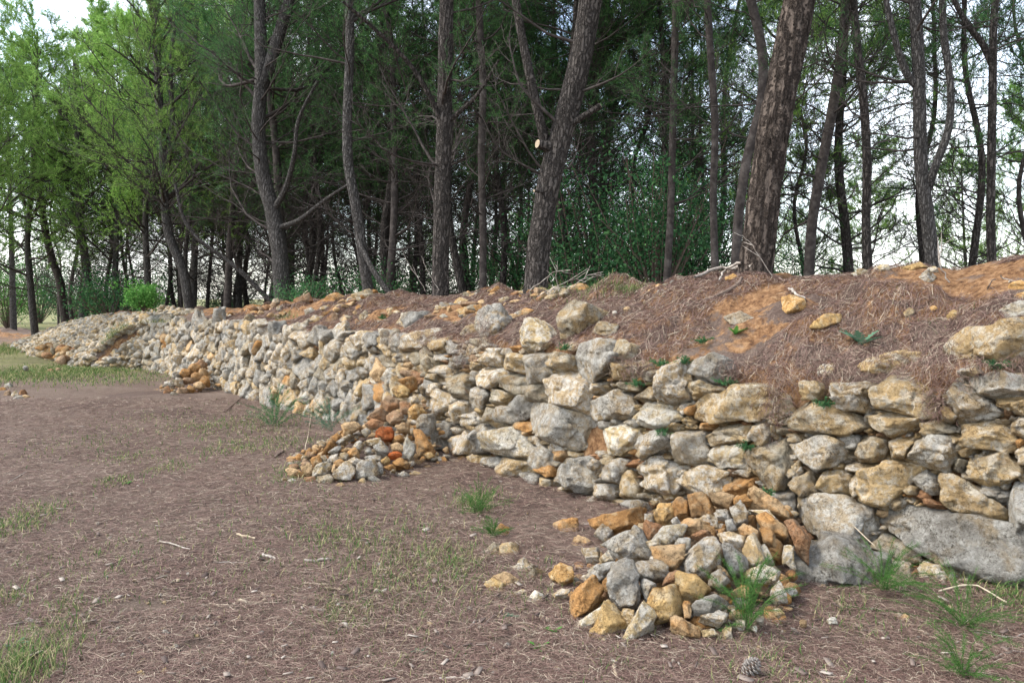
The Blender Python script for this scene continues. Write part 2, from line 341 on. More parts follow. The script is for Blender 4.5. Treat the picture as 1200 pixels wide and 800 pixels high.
# bank behind the wall
sb = np.concatenate([np.arange(0, s_at(300), .045), np.arange(s_at(300), SS[-1], .16)])
kf = np.linspace(0, 1, 12); tr = np.concatenate([np.arange(.02, 1.7, .04), 1.7+np.cumsum(.08*1.13**np.arange(36))])
rows = []
for k in kf[:-1]:
    z = -.15+(ztop(sb)+.15)*k; t = .10+BAT*np.maximum(z, 0); kk = scree(sb); t = t*(1-kk)+(-.8)*kk; z = z*(1-kk)+(-.15)*kk
    t = t+.03*fbm(v2(sb*5, np.full_like(sb, k*6)), 3, 4)*(1-kk); rows.append(np.column_stack([xy_of(sb, t), z]))
for tt in tr:
    kk = scree(sb); t = (BAT*ztop(sb)+.13+tt-.02)*(1-kk)+(-.8+(tt-.02)*1.4)*kk
    rows.append(np.column_stack([xy_of(sb, t), bankz(sb, t)]))
RV = np.array(rows); nr, ncl = RV.shape[:2]
i = np.arange(nr-1)[:, None]*ncl+np.arange(ncl-1)[None]; i = i.ravel()
bank = mesh_np('embankment', RV.reshape(-1, 3), np.stack([i, i+1, i+1+ncl, i+ncl], -1), M_lit); tag(bank, kind='structure')
at = bank.data.attributes.new('soil', 'FLOAT', 'POINT'); uu = np.concatenate([np.full(11, -1.), np.clip(tr/1.3, 0, 9)])
sv = np.where(uu[:, None] < 0, .62, np.where(uu[:, None] < 1.3, .36+.14*np.clip((uu[:, None]-.2)/.6, 0, 1), .1))
pxs, _ = PX(np.column_stack([xy_of(sb, np.ones_like(sb)), np.full(len(sb), 1.5)])); pxs = np.clip(pxs, -200, 1500)
sv = sv + np.where(uu[:, None] >= 0, np.interp(pxs, [250, 330, 500, 560, 640, 800, 950, 1300], [0, .14, .16, .09, 0, .10, .05, .02])[None], 0)
at.data.foreach_set('value', np.broadcast_to(sv, (nr, ncl)).astype(np.float32).ravel())

# ------------------------------------------------------------ rocks
ICO = {}
for lv in (1, 2, 3, 4, 5):
    bm = bmesh.new(); bmesh.ops.create_icosphere(bm, subdivisions=lv, radius=1); bm.verts.ensure_lookup_table()
    ICO[lv] = (norm(np.array([v.co[:] for v in bm.verts])), np.array([[v.index for v in f.verts] for f in bm.faces])); bm.free()
def hull2(P):
    P = sorted(map(tuple, P)); 
    def half(pts):
        h = []
        for p in pts:
            while len(h) > 1 and (h[-1][0]-h[-2][0])*(p[1]-h[-2][1])-(h[-1][1]-h[-2][1])*(p[0]-h[-2][0]) <= 0: h.pop()
            h.append(p)
        return h
    a = half(P); b = half(P[::-1]); return np.array(a[:-1]+b[:-1])
def rock_verts(poly, front, back, lv, seed, sharp=75, rough=1.0):
    """poly: convex outline (a,b) around its centre; returns vertices in (a, b, outward) axes and faces"""
    r = np.random.default_rng(seed); c = poly.mean(0); P = hull2(poly-c)*1.06
    ext = np.array([np.ptp(P[:, 0])/2, np.ptp(P[:, 1])/2, (front+back)/2]); size = max(ext[:2])
    zc = (front-back)/2
    pl = []
    for k in range(len(P)):
        a, b = P[k], P[(k+1) % len(P)]; n = np.array([b[1]-a[1], a[0]-b[0]]); L = np.linalg.norm(n)
        if L < 1e-6: continue
        n = n/L; w_ = r.uniform(-.25, .5); q = np.array([*n, w_]); h = n@a
        pl.append((q, max(h, .15*size)))
        if r.random() < .42:
            f = r.uniform(.4, .85); q = np.array([*(n*f), math.sqrt(1-f*f)]); m_ = (a+b)/2
            pl.append((q, (m_@n)*f*r.uniform(.8, 1.0)+ext[2]*q[2]*r.uniform(.6, .95)))
    for _ in range(r.integers(2, 5)):
        tlt = r.normal(0, .38, 2); q = norm(np.array([tlt[0], tlt[1], 1.])); pl.append((q, ext[2]*r.uniform(.78, 1.05)))
    pl.append((np.array([0, 0, -1.]), ext[2]))
    Q = np.array([p[0] for p in pl]); H = np.array([p[1] for p in pl]); D, F = ICO[lv]
    Ds = D*ext; dots = np.maximum(Ds@Q.T, 0)/H[None]; rr = (dots**sharp).sum(1)**(-1/sharp)
    sd_ = r.uniform(0, 100, 3)
    Dw = norm(D+.16*np.stack([vn(D*2.6+sd_+7*k, 31+k) for k in range(3)], -1)+.05*np.stack([vn(D*9+sd_+7*k, 41+k) for k in range(3)], -1)); st_ = 0
    for ns_, amp, shp in ((13, .075, 55), (55, .032, 160)):            # broken faces: stepped facets with ragged edges
        if ns_ > 20 and lv < 3: continue
        U = norm(r.normal(size=(ns_, 3))); dt = Dw@U.T; w_ = np.exp(shp*(dt-dt.max(1, keepdims=True))); w_ /= w_.sum(1, keepdims=True)
        a_ = r.normal(0, amp, ns_); b_ = r.normal(0, amp*1.7, (ns_, 3)); st_ = st_+(w_*(a_[None]+D@b_.T-(U*b_).sum(1)[None])).sum(1)
    front_ = np.clip(.45+np.abs(D[:, 2]), 0, 1); V = Ds*(rr*(1+st_*front_*rough))[:, None]
    nn = fbm((V/size)*1.5+sd_, 2, 1)*.028+fbm((V/size)*4.5+sd_, 3, 2)*.02-np.clip(np.abs(vn((V/size)*2.6+sd_, 5))*-1+.12, 0, 1)*.35
    if lv >= 4: nn = nn+(np.abs(vn((V/size)*6+sd_, 6))-.3)*.03+vn((V/size)*15+sd_, 7)*.014
    V = V*(1+nn[:, None]*rough*1.0/np.maximum(rr*1.0, .5)[:, None])
    V[:, 2] += zc; V[:, 0] += c[0]; V[:, 1] += c[1]
    return V, F
def frame_poly(pts_px, origin, e3, e1=None):
    """project pixel outline on the plane through origin with normal e3 -> local axes"""
    e3 = norm(e3); up = np.array([0, 0, 1.])
    e1 = norm(np.cross(up, e3)) if e1 is None else e1; e2 = np.cross(e3, e1); out = []
    for (u, v) in pts_px:
        d = ray(u, v); q = CO+d*(((origin-CO)@e3)/(d@e3)); out.append(((q-origin)@e1, (q-origin)@e2))
    return np.array(out), e1, e2, e3
def place(V, origin, e1, e2, e3): return origin+V[:, :1]*e1+V[:, 1:2]*e2+V[:, 2:]*e3
SEED = [100]
def lv_for(px): return 5 if px > 42 else 4 if px > 17 else 3 if px > 9 else 2
def px_rock(pts, mode='heap', push=0, thick=1.0, lift=0):
    """outline in photo pixels -> (verts, faces, centre, pixel size)"""
    P = np.array(pts, float); c = P.mean(0); SEED[0] += 1
    h = hit(*c, heaps=(mode != 'wall'))
    if h is None: return None
    sz = max(np.ptp(P[:, 0]), np.ptp(P[:, 1]))
    if mode == 'wall':
        st = st_of(h[None, :2])[0]; i = int(np.clip(np.searchsorted(SS, st[0]), 0, NS-1))
        nrm = np.array([-NN[i, 0], -NN[i, 1], BAT]); nrm = norm(nrm)
        if st[1] > BAT*h[2]+.05 and h[2] > .5: mode = 'perch'; nrm = norm(nrm+norm(-ray(*c))*1.2+np.array([0, 0, .3]))
    else:
        d = norm(ray(*c)); nrm = norm(-d*.9+np.array([0, 0, .45]))
    L, e1, e2, e3 = frame_poly(P, h, nrm); s_ = min(np.ptp(L[:, 0]), np.ptp(L[:, 1])); rr = np.random.default_rng(SEED[0])
    if mode == 'wall': fr = min(.035+.22*s_, .11)*rr.uniform(.7, 1.25)*thick+push; bk = .14+.2*s_
    else: fr = s_*.42*thick; bk = s_*.5*thick; lift = lift+(.22*s_ if mode == 'perch' else .12*s_)
    V, F = rock_verts(L, fr, bk, lv_for(sz), SEED[0]); V = place(V, h+e3*lift, e1, e2, e3)
    return V, F, h, sz
def polys(reg, txt):
    ox, oy, sc = reg; out = []
    for line in txt.strip().splitlines():
        tk = line.split(); k = tk[0]; nums = [float(x) for x in ' '.join(tk[1:]).replace(',', ' ').split()]
        out.append((k, [(ox+nums[i]/sc, oy+nums[i+1]/sc) for i in range(0, len(nums)-1, 2)]))
    return out
RA, RB, RC, RD, RE, RF, RG, RH, RL = (900, 370, 4), (900, 540, 4), (660, 380, 4), (480, 345, 4), (500, 450, 5), (660, 560, 4), (320, 430, 5.714), (330, 350, 5.714), (400, 560, 3)
WALL = polys(RA, '''t 880,130 945,65 1090,65 1200,35 1300,50 1320,200 1200,262 1080,245 960,215
t 440,235 470,205 570,175 690,185 690,230 610,290 500,280 445,260
t 160,310 240,310 265,345 250,385 165,385
g 297,365 340,320 450,308 482,330 485,400 465,455 400,445 310,400
t 490,380 505,325 560,293 650,305 735,345 770,390 770,465 700,475 590,450 500,410
t 75,500 120,450 190,405 300,420 420,465 460,520 400,545 300,562 150,545 80,520
t 460,505 540,450 600,455 700,485 700,505 640,545 570,568 500,535
t 705,500 780,490 850,520 880,540 800,545 708,555
g 812,370 880,305 930,315 1000,370 1090,450 1040,475 940,490 890,512 860,470 815,400
t 790,430 830,430 880,480 850,505 800,490
g 943,300 1000,270 1130,262 1200,285 1260,300 1260,370 1180,375 1050,385 990,360
t 1055,380 1130,372 1230,385 1260,420 1260,465 1160,465 1090,430
g 895,240 960,235 985,265 940,295 900,290
t 897,515 1000,500 1100,510 1150,560 1150,630 1060,635 940,615 905,570
g 1128,515 1160,475 1230,470 1260,520 1250,570 1190,570 1135,545
t 930,710 960,660 1060,632 1130,650 1190,710 1190,745 1090,790 1030,800 950,780
g 1145,640 1200,600 1260,590 1260,690 1190,690 1150,665
g 622,675 680,600 740,550 840,565 880,610 870,690 830,730 740,715
t 555,590 600,575 680,580 650,620 620,680 570,665
t 392,650 420,575 480,558 545,580 550,640 510,685 420,680
g 95,600 190,570 260,565 340,600 370,640 340,675 230,700 210,735 150,680
g 350,700 400,690 440,705 420,735 360,730
t 870,670 930,680 890,735 855,720
t 1050,487 1130,487 1115,510 1055,505
t 0,520 40,515 30,560 0,575''') + polys(RB, '''g 385,95 405,65 430,85 425,150 385,150
t 220,90 260,45 340,40 380,80 380,160 300,165 225,140
t 110,130 130,70 180,45 215,75 240,160 190,180 120,150
t 430,150 440,20 560,10 720,35 660,100 590,180 540,230 450,200 415,170
g 675,70 730,42 800,85 805,155 760,165 690,110
t 805,60 860,65 950,110 1030,170 1115,235 1110,275 960,275 860,240 810,180
g 985,125 1040,120 1120,150 1130,180 1080,210 1030,180
g 1125,170 1150,100 1260,95 1270,340 1170,345 1125,280
G 140,270 170,200 230,165 400,180 490,225 490,300 450,400 430,415 300,365 190,350
G 510,295 560,240 640,215 800,235 1000,290 1150,300 1260,340 1290,580 1100,590 1000,570 880,510 760,460 660,380 560,335
t 465,400 520,330 620,370 690,410 705,460 660,475 540,430
w 690,520 720,475 830,500 870,560 800,600 700,590
g 880,535 960,530 1000,575 900,590
G 10,150 50,135 130,150 130,260 60,230
g 135,190 150,170 180,180 165,230 140,245
g 95,70 150,10 160,45 110,85
b 740,180 800,190 830,230 760,230
o 510,230 545,235 550,260 520,270''') + polys(RC, '''t 610,440 620,370 700,320 800,280 920,285 1030,340 1040,400 990,430 880,435 720,450 650,460
G 600,220 640,175 720,143 780,165 820,225 790,265 720,280 640,250
g 437,270 470,210 540,165 575,190 600,290 590,350 500,375 455,350
t 580,300 660,280 740,290 750,315 640,330 600,355
w 330,430 380,370 460,372 560,410 550,450 470,470 420,490 350,470
g 105,395 180,340 250,308 300,330 330,380 310,440 240,452 150,440
g 110,290 160,262 205,275 200,300 130,330
t 255,290 300,265 350,275 340,310 275,315
t 325,335 380,290 430,300 445,350 400,365 345,360
t 182,200 190,160 290,165 370,190 365,240 320,262 200,240
t 240,150 255,75 350,95 350,165 250,165
g 40,190 80,95 170,65 230,90 235,140 190,170 185,220 130,265 45,230
t 375,250 400,215 450,215 420,265
w 170,570 190,480 280,462 340,490 350,560 270,615 180,600
g 338,600 370,520 430,500 500,525 520,570 470,600 380,635
G 512,580 525,500 600,495 660,505 680,640 600,660 515,630
t 670,520 720,480 800,468 870,470 870,550 780,565 690,565
w 872,510 890,465 950,460 985,510 940,560 905,565
w 678,600 700,575 830,570 860,620 850,670 720,675 690,650
g 352,680 400,635 470,632 540,670 545,750 510,790 420,790 355,750
g 545,760 590,680 670,660 770,700 790,760 760,830 560,830
o 730,760 790,720 880,715 900,770 850,800 760,800
t 855,600 950,565 1030,525 1060,590 1075,660 1030,760 950,770 890,700
o 640,465 710,465 700,495 650,500
t 1045,520 1100,508 1130,550 1060,550
t 1050,710 1110,655 1110,700 1070,725
t 460,490 490,462 560,470 520,500
o 585,380 620,370 610,430 585,430''') + polys(RD, '''g 325,150 350,95 440,62 480,130 480,210 440,253 380,235 335,195
t 250,185 270,150 325,140 330,190 290,205
w 537,190 555,130 600,125 660,170 720,200 690,250 640,270 550,265
t 720,150 730,90 800,42 890,70 890,130 850,190 800,228 730,210
t 865,160 910,135 980,140 985,190 950,210 880,190
g 340,260 360,248 425,252 430,325 400,335 345,300
t 432,290 480,275 545,285 555,360 520,373 440,345
G 550,320 580,280 640,285 655,370 630,420 555,435
t 630,290 680,270 760,290 760,350 690,362 650,330
g 640,450 665,380 740,362 830,400 840,480 820,560 750,545 650,505
g 318,370 350,335 430,340 440,400 390,440 330,420
t 430,400 455,365 540,395 540,460 480,468 430,440
g 275,385 305,348 325,360 325,415 280,415
g 272,480 290,430 340,430 375,470 340,535 280,530
t 368,480 400,445 470,465 440,520 385,520
t 535,440 640,432 635,500 560,500
t 330,560 345,530 410,535 420,600 380,622 340,600
g 415,600 450,500 520,470 550,500 540,570 470,610
G 535,570 550,510 600,505 700,545 850,575 900,640 880,720 800,745 700,710 570,660
t 265,760 290,745 345,755 330,785 275,785
G 278,680 310,610 370,620 375,690 350,745 280,740
g 190,720 220,650 270,625 285,660 265,755 215,750
G 130,700 125,600 170,590 190,640 190,720 150,730
g 185,625 215,610 245,625 230,650 195,650
g 255,560 300,545 330,580 320,610 260,610
g 195,560 200,510 230,490 265,500 270,560 240,600 200,600
g 105,500 150,450 190,470 215,490 160,560 120,555
g 57,440 90,420 150,425 140,465 80,475
t 180,460 180,400 230,360 270,390 275,490 220,490
g 170,300 240,280 255,320 220,350 185,340
g 130,345 170,330 230,350 180,400 140,390
t 70,370 120,365 125,415 75,410
t 45,280 90,250 130,310 115,350 60,320
t 0,290 40,270 60,320 20,335
t 700,235 730,222 790,235 780,260 720,258
t 585,285 620,278 630,300 600,305
o 905,385 960,382 970,400 920,405
w 885,605 920,597 940,625 900,640''') + polys(RE, '''w 365,400 380,320 430,250 520,250 580,330 580,420 500,430 420,400
w 300,490 330,430 400,420 440,450 410,500 330,515
t 418,490 440,440 520,440 590,470 570,520 470,545
w 540,540 560,510 650,530 640,590 600,595
G 580,450 600,370 670,355 730,410 740,460 690,490 600,490
o 620,500 740,480 745,530 680,545
t 655,560 700,545 740,560 730,600 670,600
G 750,510 770,450 840,430 940,430 960,560 970,600 920,635 850,620 790,570
w 970,620 1000,580 1080,590 1105,650 1070,685 990,680
g 930,480 960,440 1020,460 1030,500 990,540
g 1030,570 1040,490 1110,430 1180,450 1180,520 1130,590
t 1140,620 1160,530 1200,510 1240,600 1240,690 1140,680
t 770,600 820,585 850,620 790,640
w 900,670 960,650 970,690 920,695
o 740,400 800,390 820,430 760,460
t 1240,650 1290,640 1320,680 1260,700''') + polys(RH, '''G 815,150 850,100 950,95 980,140 950,200 860,235
g 705,290 760,220 850,235 830,300 790,362 740,350
g 800,360 870,230 940,210 965,280 940,340
t 612,260 670,245 730,330 740,375 680,360
g 75,260 130,208 180,250 160,310 80,300
t 120,370 190,325 220,360 200,410
G 530,340 580,290 640,310 660,365 550,365
g 450,270 520,260 550,320 480,340
g 370,250 420,210 470,220 440,280 380,280
t 920,360 980,330 1040,400 1030,460 980,465
g 5,490 30,430 100,450 90,490 40,515
g 940,590 970,565 1075,590 1060,640 970,650''')
EXTRA_W = polys((0, 0, 1), '''G 943,680 949,636 970,629 995,632 1018,658 1028,680 1025,700 1005,706 972,706 952,700''')
NEAR = polys(RF, '''o 165,185 370,145 380,200 330,240 240,258 190,230
g 235,290 290,255 350,245 400,320 425,385 300,385 240,350
o 45,300 70,275 125,300 110,335 50,335
y 425,180 450,125 500,120 520,180 480,215
o 512,130 545,90 590,120 590,180 530,185
o 585,90 680,85 700,180 600,185
o 685,80 740,65 800,90 780,140 700,115
o 885,80 910,60 1000,110 1055,170 1050,195 930,150 885,120
g 785,150 830,115 870,170 860,215 810,220
g 710,160 770,150 780,195 720,190
o 910,190 950,175 1040,240 1040,285 960,270
o 920,240 960,250 1025,310 1010,365 950,320
b 1035,205 1080,200 1150,290 1145,390 1085,320
w 1040,290 1065,285 1080,350 1080,415 1030,400
o 815,240 850,215 920,260 915,290 850,275
g 735,265 780,255 850,275 840,325 760,310
o 545,195 590,190 700,230 720,280 640,270 570,240
g 620,190 660,178 720,195 720,235 650,215
b 370,250 400,215 470,235 440,290 390,300
w 440,280 470,230 540,220 580,240 550,290 480,315
w 528,300 545,280 595,285 590,340 535,340
o 410,340 480,325 560,330 570,385 510,420 440,390
g 560,400 620,320 660,288 710,310 730,380 690,450 640,480 580,450
g 325,420 350,390 440,390 490,440 480,470 400,480 340,455
g 105,460 150,415 230,400 260,440 190,490 130,500
G 210,500 230,430 320,420 370,520 350,600 270,612 220,560
o 35,560 110,480 190,540 130,620 50,675 35,640
o 185,480 210,470 215,540 190,525
y 130,740 190,600 230,590 295,695 230,745 165,780
w 45,720 80,670 190,600 190,640 140,720 60,745
w 265,790 330,680 370,585 430,680 340,780
t 272,650 285,615 330,620 325,685 290,685
y 402,590 420,530 510,510 535,590 510,650 460,668 410,630
y 525,490 550,450 640,475 685,520 650,570 560,560
g 360,500 380,472 435,510 400,560
o 500,660 530,645 635,705 630,745 560,740 510,700
o 560,600 570,570 600,590 600,650 570,655
g 595,610 640,570 710,545 750,575 690,640 610,640
g 640,660 730,625 770,650 740,690
g 690,470 740,440 775,480 730,525 685,510
g 740,340 765,305 840,370 850,440 780,450
t 845,330 860,290 900,270 920,330 955,400 860,415
w 920,330 945,315 985,390 950,395
w 855,430 940,410 1010,440 990,490 900,490
g 970,550 1010,490 1055,585 1000,590
b 720,340 760,330 775,390 730,405
o 710,410 740,410 780,460 740,450
b 470,500 490,450 535,440 530,490
t 390,300 440,285 465,320 410,330
t 170,380 210,350 240,400 180,420
o 215,290 245,280 235,350 210,345
o 265,400 300,388 315,425 275,425
g 90,335 160,330 175,390 110,380
g 150,260 180,225 235,260 200,300
g 380,170 430,170 420,215 385,215
g 505,200 530,188 555,215 520,225
w 880,150 960,150 1000,190 930,185
o 795,100 860,75 880,120 830,130 800,125
b 600,270 650,245 690,260 640,290
g 760,200 790,195 815,245 770,250
w 810,665 855,665 850,710 815,700
w 870,700 910,690 905,730
t 895,650 940,645 935,690 905,680
t 750,710 790,700 795,770 755,775
w 650,715 700,710 730,735 660,745''')
LONE = polys(RF, '''t 975,625 1010,615 1040,640 1000,655
o 1105,670 1140,670 1140,700 1115,705''') + polys(RL, '''t 500,265 530,235 560,240 550,275 530,280
t 560,240 615,235 622,270 590,290 550,275
o 540,185 560,165 590,180 585,210 550,215
o 750,165 780,150 830,155 830,205 780,212
g 603,320 640,290 680,310 660,340 620,340
t 657,345 690,325 718,330 690,365 665,365
y 735,335 770,308 810,320 815,365 775,378 740,355
y 505,380 530,355 575,375 570,405 530,412
o 530,350 580,335 630,370 625,395 590,398 560,370
w 598,412 640,395 650,405 615,422
w 660,430 680,400 710,415 705,445 670,447
g 752,405 775,390 805,398 790,418 755,418''') + polys((900, 540, 4), '''w 275,750 290,740 320,742 325,765 290,768
o 610,745 640,718 670,735 650,762''')
MID = polys(RG, '''y 805,140 850,125 910,160 900,195 850,200
o 850,90 900,75 955,90 980,130 920,160 870,120
b 730,230 780,200 850,230 840,275 770,280
b 850,250 890,225 920,260 905,310 860,300
y 905,300 930,265 990,270 1020,300 990,335 925,335
b 650,320 690,290 760,300 740,355 670,350
b 765,320 810,300 870,320 850,370 790,370
G 960,400 1000,325 1070,315 1080,380 1040,450 970,450
o 950,440 990,440 1070,540 1060,575 990,580 960,500
y 1000,585 1060,570 1080,600 1040,615
b 625,375 660,345 740,375 730,400 660,405
r 690,440 740,410 800,420 800,480 750,495 700,475
t 610,500 650,485 720,480 715,510 660,530
w 865,580 885,490 950,520 950,570 910,620 870,605
g 675,545 730,500 775,560 760,590 700,580
o 785,530 830,505 875,540 860,570 800,560
r 765,590 830,560 860,590 830,610 780,605
o 800,480 850,450 875,490 850,505 810,505
o 820,400 870,375 910,395 900,430 840,430
g 545,700 580,650 680,625 700,680 690,730 610,750 560,750
g 405,730 450,680 510,660 545,720 520,765 420,760
w 265,700 300,660 380,645 395,680 340,725 275,730
t 300,745 380,725 410,760 390,800 310,800
o 90,700 120,680 210,720 200,745 130,740
o 190,680 240,650 265,680 255,725 210,715
w 90,760 130,745 165,765 120,780
g 700,650 730,640 740,710 700,720
o 330,570 380,490 410,490 410,530 350,575
o 400,470 430,445 455,460 430,510
o 470,380 550,370 590,400 530,440 480,430
g 430,500 500,455 530,470 450,520
g 375,565 430,530 460,545 420,580
g 450,590 480,575 510,590 490,620 460,615
g 490,630 540,610 590,640 570,665 510,655
o 410,640 450,615 480,640 450,680 420,680
o 500,570 540,545 580,580 560,605 510,600
g 530,540 570,500 610,520 580,575
y 720,630 760,600 785,630 750,660
o 800,640 850,610 910,650 880,675 830,670
o 740,670 790,650 820,680 770,690
w 635,750 680,732 720,760 680,780
t 570,770 600,740 625,770 600,790
g 380,600 430,590 440,640 390,640
g 320,600 350,590 365,625 330,640
o 250,620 310,600 340,660 280,665
o 390,700 405,650 420,650 415,710
g 590,430 620,410 660,440 620,470
g 610,600 680,590 730,600 700,635 630,630
g 610,545 650,540 660,580 620,585
t 905,720 950,700 995,710 970,745
g 835,720 880,700 915,720 870,740
o 460,560 490,540 505,560 480,575
g 910,210 950,190 980,230 930,250
b 210,740 280,735 290,780 230,790
t 45,770 70,740 100,750 80,785
t 790,700 800,680 825,690 820,710
o 420,790 460,775 490,800 450,812''')
RK = (780, 250, 2.857)
PERCH = polys(RK, '''y 388,285 420,280 475,310 475,330 410,345 390,320
y 495,375 530,345 578,335 575,365 530,385 490,385
t 795,335 810,322 835,320 830,340 805,350
y 940,345 960,325 980,325 980,365 945,365
g 845,215 875,195 905,210 890,235 860,235
G 205,345 250,330 310,360 300,380 220,370
y 200,215 225,205 255,220 240,235 205,230
o 655,430 680,425 690,445 665,450
w 1115,330 1180,300 1240,300 1240,350 1130,360
y 1155,240 1190,230 1240,235 1240,260 1160,262
y 1165,270 1240,262 1240,290 1170,290
w 505,520 560,505 560,545 510,545
y 885,315 900,308 912,322 890,330
w 870,190 900,180 912,192 890,205
g 885,152 905,148 915,162 890,165
w 625,205 660,188 690,200 680,215 640,218
w 700,180 745,170 750,190 705,195
y 800,180 850,165 870,180 820,195''') + polys(RH, '''G 155,80 200,60 225,100 200,130 165,120
b 300,140 340,100 380,120 375,170 320,170
t 395,130 440,110 460,135 430,170 395,165
o 490,60 520,40 555,55 540,75 505,80
t 515,120 560,80 590,110 570,160 520,150
t 700,80 740,60 750,90 715,100
G 640,150 670,145 680,165 650,170
o 380,20 410,5 440,20 410,40''') + polys(RD, '''y 200,40 230,20 260,30 250,60 215,62
y 225,75 260,60 290,80 270,100 235,98
o 300,60 330,50 350,75 320,90
t 140,100 165,92 180,108 155,118''') + polys((0, 0, 1), '''o 380,350 392,343 404,350 398,358 384,358
t 415,344 432,340 448,346 440,355 420,354
w 470,372 482,366 497,372 495,386 475,388
b 345,352 360,346 368,356 352,362''')

def convex_contains(P, q):
    n = len(P); s = 0
    for i in range(n):
        a, b = P[i], P[(i+1) % n]
        if (b[0]-a[0])*(q[1]-a[1])-(b[1]-a[1])*(q[0]-a[0]) < 0: return False
    return True
def seg_dist(P, q):
    best = 9
    for i in range(len(P)):
        a, b = P[i], P[(i+1) % len(P)]; ab = b-a; t = np.clip(((q-a)@ab)/(ab@ab+1e-12), 0, 1); best = min(best, np.linalg.norm(q-a-ab*t))
    return best

# ------------------------------------------------------------ the wall
c0 = xy_of(s_at(700), 0); wall_root = empty('dry_stone_wall', (c0[0], c0[1], 0))
tag(wall_root, 'long dry stone wall of grey and tan limestone holding back the earth bank', 'stone wall')
cand = []                                          # (pixel size, key, V, F, centre)
wall_polys_px = []; WORLD_POLY = []
for n_, (k, pts) in enumerate(WALL+EXTRA_W):
    c = np.mean(pts, 0); r = px_rock(pts, 'wall', push=(.16 if n_ >= len(WALL) else 0), thick=(1.6 if n_ >= len(WALL) else 1))
    if r is None: continue
    wall_polys_px.append(hull2(np.array(pts))); cand.append((r[3], k, r[0], r[1], r[2]))
# left part of the wall: packed irregular cells in (distance along, height)
def clip_cell(P, m, n):
    out = []
    for i in range(len(P)):
        a, b = P[i], P[(i+1) % len(P)]; da, db = (a-m)@n, (b-m)@n
        if da <= 0: out.append(a)
        if (da < 0) != (db < 0) and abs(da-db) > 1e-12: out.append(a+(b-a)*(da/(da-db)))
    return np.array(out)
sa, se = s_at(520), S_END+.35; seeds = []

while len(seeds) < 900:
    q = np.array([rng.uniform(sa-.3, se+.2), rng.uniform(0, 1.3)]); rad = rng.choice([.085, .115, .15, .20], p=[.38, .32, .2, .1]); ok = True; cnt_ = 0
    for (a, b_, r_) in seeds[-900:]:
        if (abs(a-q[0])/1.65)**2+(b_-q[1])**2 < ((rad+r_)*.62)**2: ok = False; break
    if ok: seeds.append((q[0], q[1], rad)); miss = 0
    else:
        miss = miss+1 if 'miss' in globals() else 1
        if miss > 500: break
seeds = np.array(seeds); SR = seeds[:, 2]; seeds = seeds[:, :2]
for i, sdp in enumerate(seeds):
    if sdp[1] > ztop(sdp[0])+.05+.1*vn(np.array([sdp[0]*1.5, 0, 0]), 4): continue
    dlt = (seeds-sdp)*np.array([1, 1.25]); dd = (dlt**2).sum(1); near = np.argsort(dd)[1:16]
    P = sdp+np.array([[-.28, -.2], [.28, -.2], [.28, .2], [-.28, .2]])
    for j in near:
        n = (seeds[j]-sdp)*np.array([.8, 1.35]); m_ = sdp+(seeds[j]-sdp)*SR[i]/(SR[i]+SR[j]); P = clip_cell(P, m_, n)
        if len(P) < 3: break
    if len(P) < 3: continue
    cc = P.mean(0); P = cc+(P-cc)*rng.uniform(.95, 1.06); P = P + rng.normal(0, .006, P.shape)
    s0, z0 = cc; z0 = max(z0, .03); b2 = xy_of(np.array([s0]), np.array([BAT*z0]))[0]; o = np.array([b2[0], b2[1], z0]); ii = int(np.searchsorted(SS, s0))
    e3 = norm(np.array([-NN[ii, 0], -NN[ii, 1], BAT])); e1 = norm(np.cross([0, 0, 1.], e3)); sg = np.sign(e1[:2]@TT[ii]); L = (P-cc)*np.array([sg, 1.])
    u, v = PX(o)
    if any(abs(u-q[:, 0].mean()) < 60 and convex_contains(q, (u, v)) for q in wall_polys_px) or u > 476: continue
    sz = 200/np.linalg.norm(o[:2])*5*max(np.ptp(L[:, 0])*.75, np.ptp(L[:, 1])); SEED[0] += 1
    lim = rng.uniform(.04, .12)
    V, F = rock_verts(L, lim, .12, lv_for(sz), SEED[0], rough=1.2)
    V = place(V, o, e1, np.cross(e3, e1), e3); k = rng.choice(list('ggggtwGgto'), p=[.08, .08, .08, .06, .15, .0, .4, .10, .03, .02])
    cand.append((sz, k, V, F, o))
# fillers in the gaps of the right part (small wedged stones)
nf = 0; fill = []
hp = [(q, q.mean(0), np.abs(q-q.mean(0)).max()) for q in wall_polys_px]
for _ in range(5200):
    u = rng.uniform(440, 1215); i_ = np.interp(u, [440, 540, 640, 760, 850, 950, 1050, 1215], [400, 400, 415, 432, 470, 485, 470, 440]); j_ = np.interp(u, [440, 540, 600, 720, 960, 1215], [503, 530, 555, 590, 660, 692]); v = rng.uniform(i_, j_)
    q = np.array([u, v]); ok = True; cl_ = 14.
    for P, c, ex in hp:
        d = np.abs(q-c).max()
        if d > ex+16: continue
        if convex_contains(P, q): ok = False; break
        cl_ = min(cl_, seg_dist(P, q))
    if not ok or cl_ < 2.0: continue
    for (fu, fv, fr) in fill:
        dd = math.hypot(fu-u, fv-v)
        if dd < fr*.8: ok = False; break
        cl_ = min(cl_, dd-fr*.6)
    if not ok or cl_ < 2: continue
    r_ = cl_*rng.uniform(1.25, 1.6)+1; fill.append((u, v, r_*.8)); n = rng.integers(5, 8); a0 = rng.uniform(0, 6); asp = rng.uniform(.6, 1)
    pts = [(u+r_*1.2*math.cos(a0+k*2*math.pi/n)*rng.uniform(.85, 1.15), v+r_*asp*math.sin(a0+k*2*math.pi/n)*rng.uniform(.85, 1.15)) for k in range(n)]
    r = px_rock(pts, 'wall', push=-.03)
    if r is None: continue
    cand.append((r[3], rng.choice(list('ggtttwob')), r[0], r[1], r[2]))
print('wall stones', len(cand), 'fillers', len(fill))
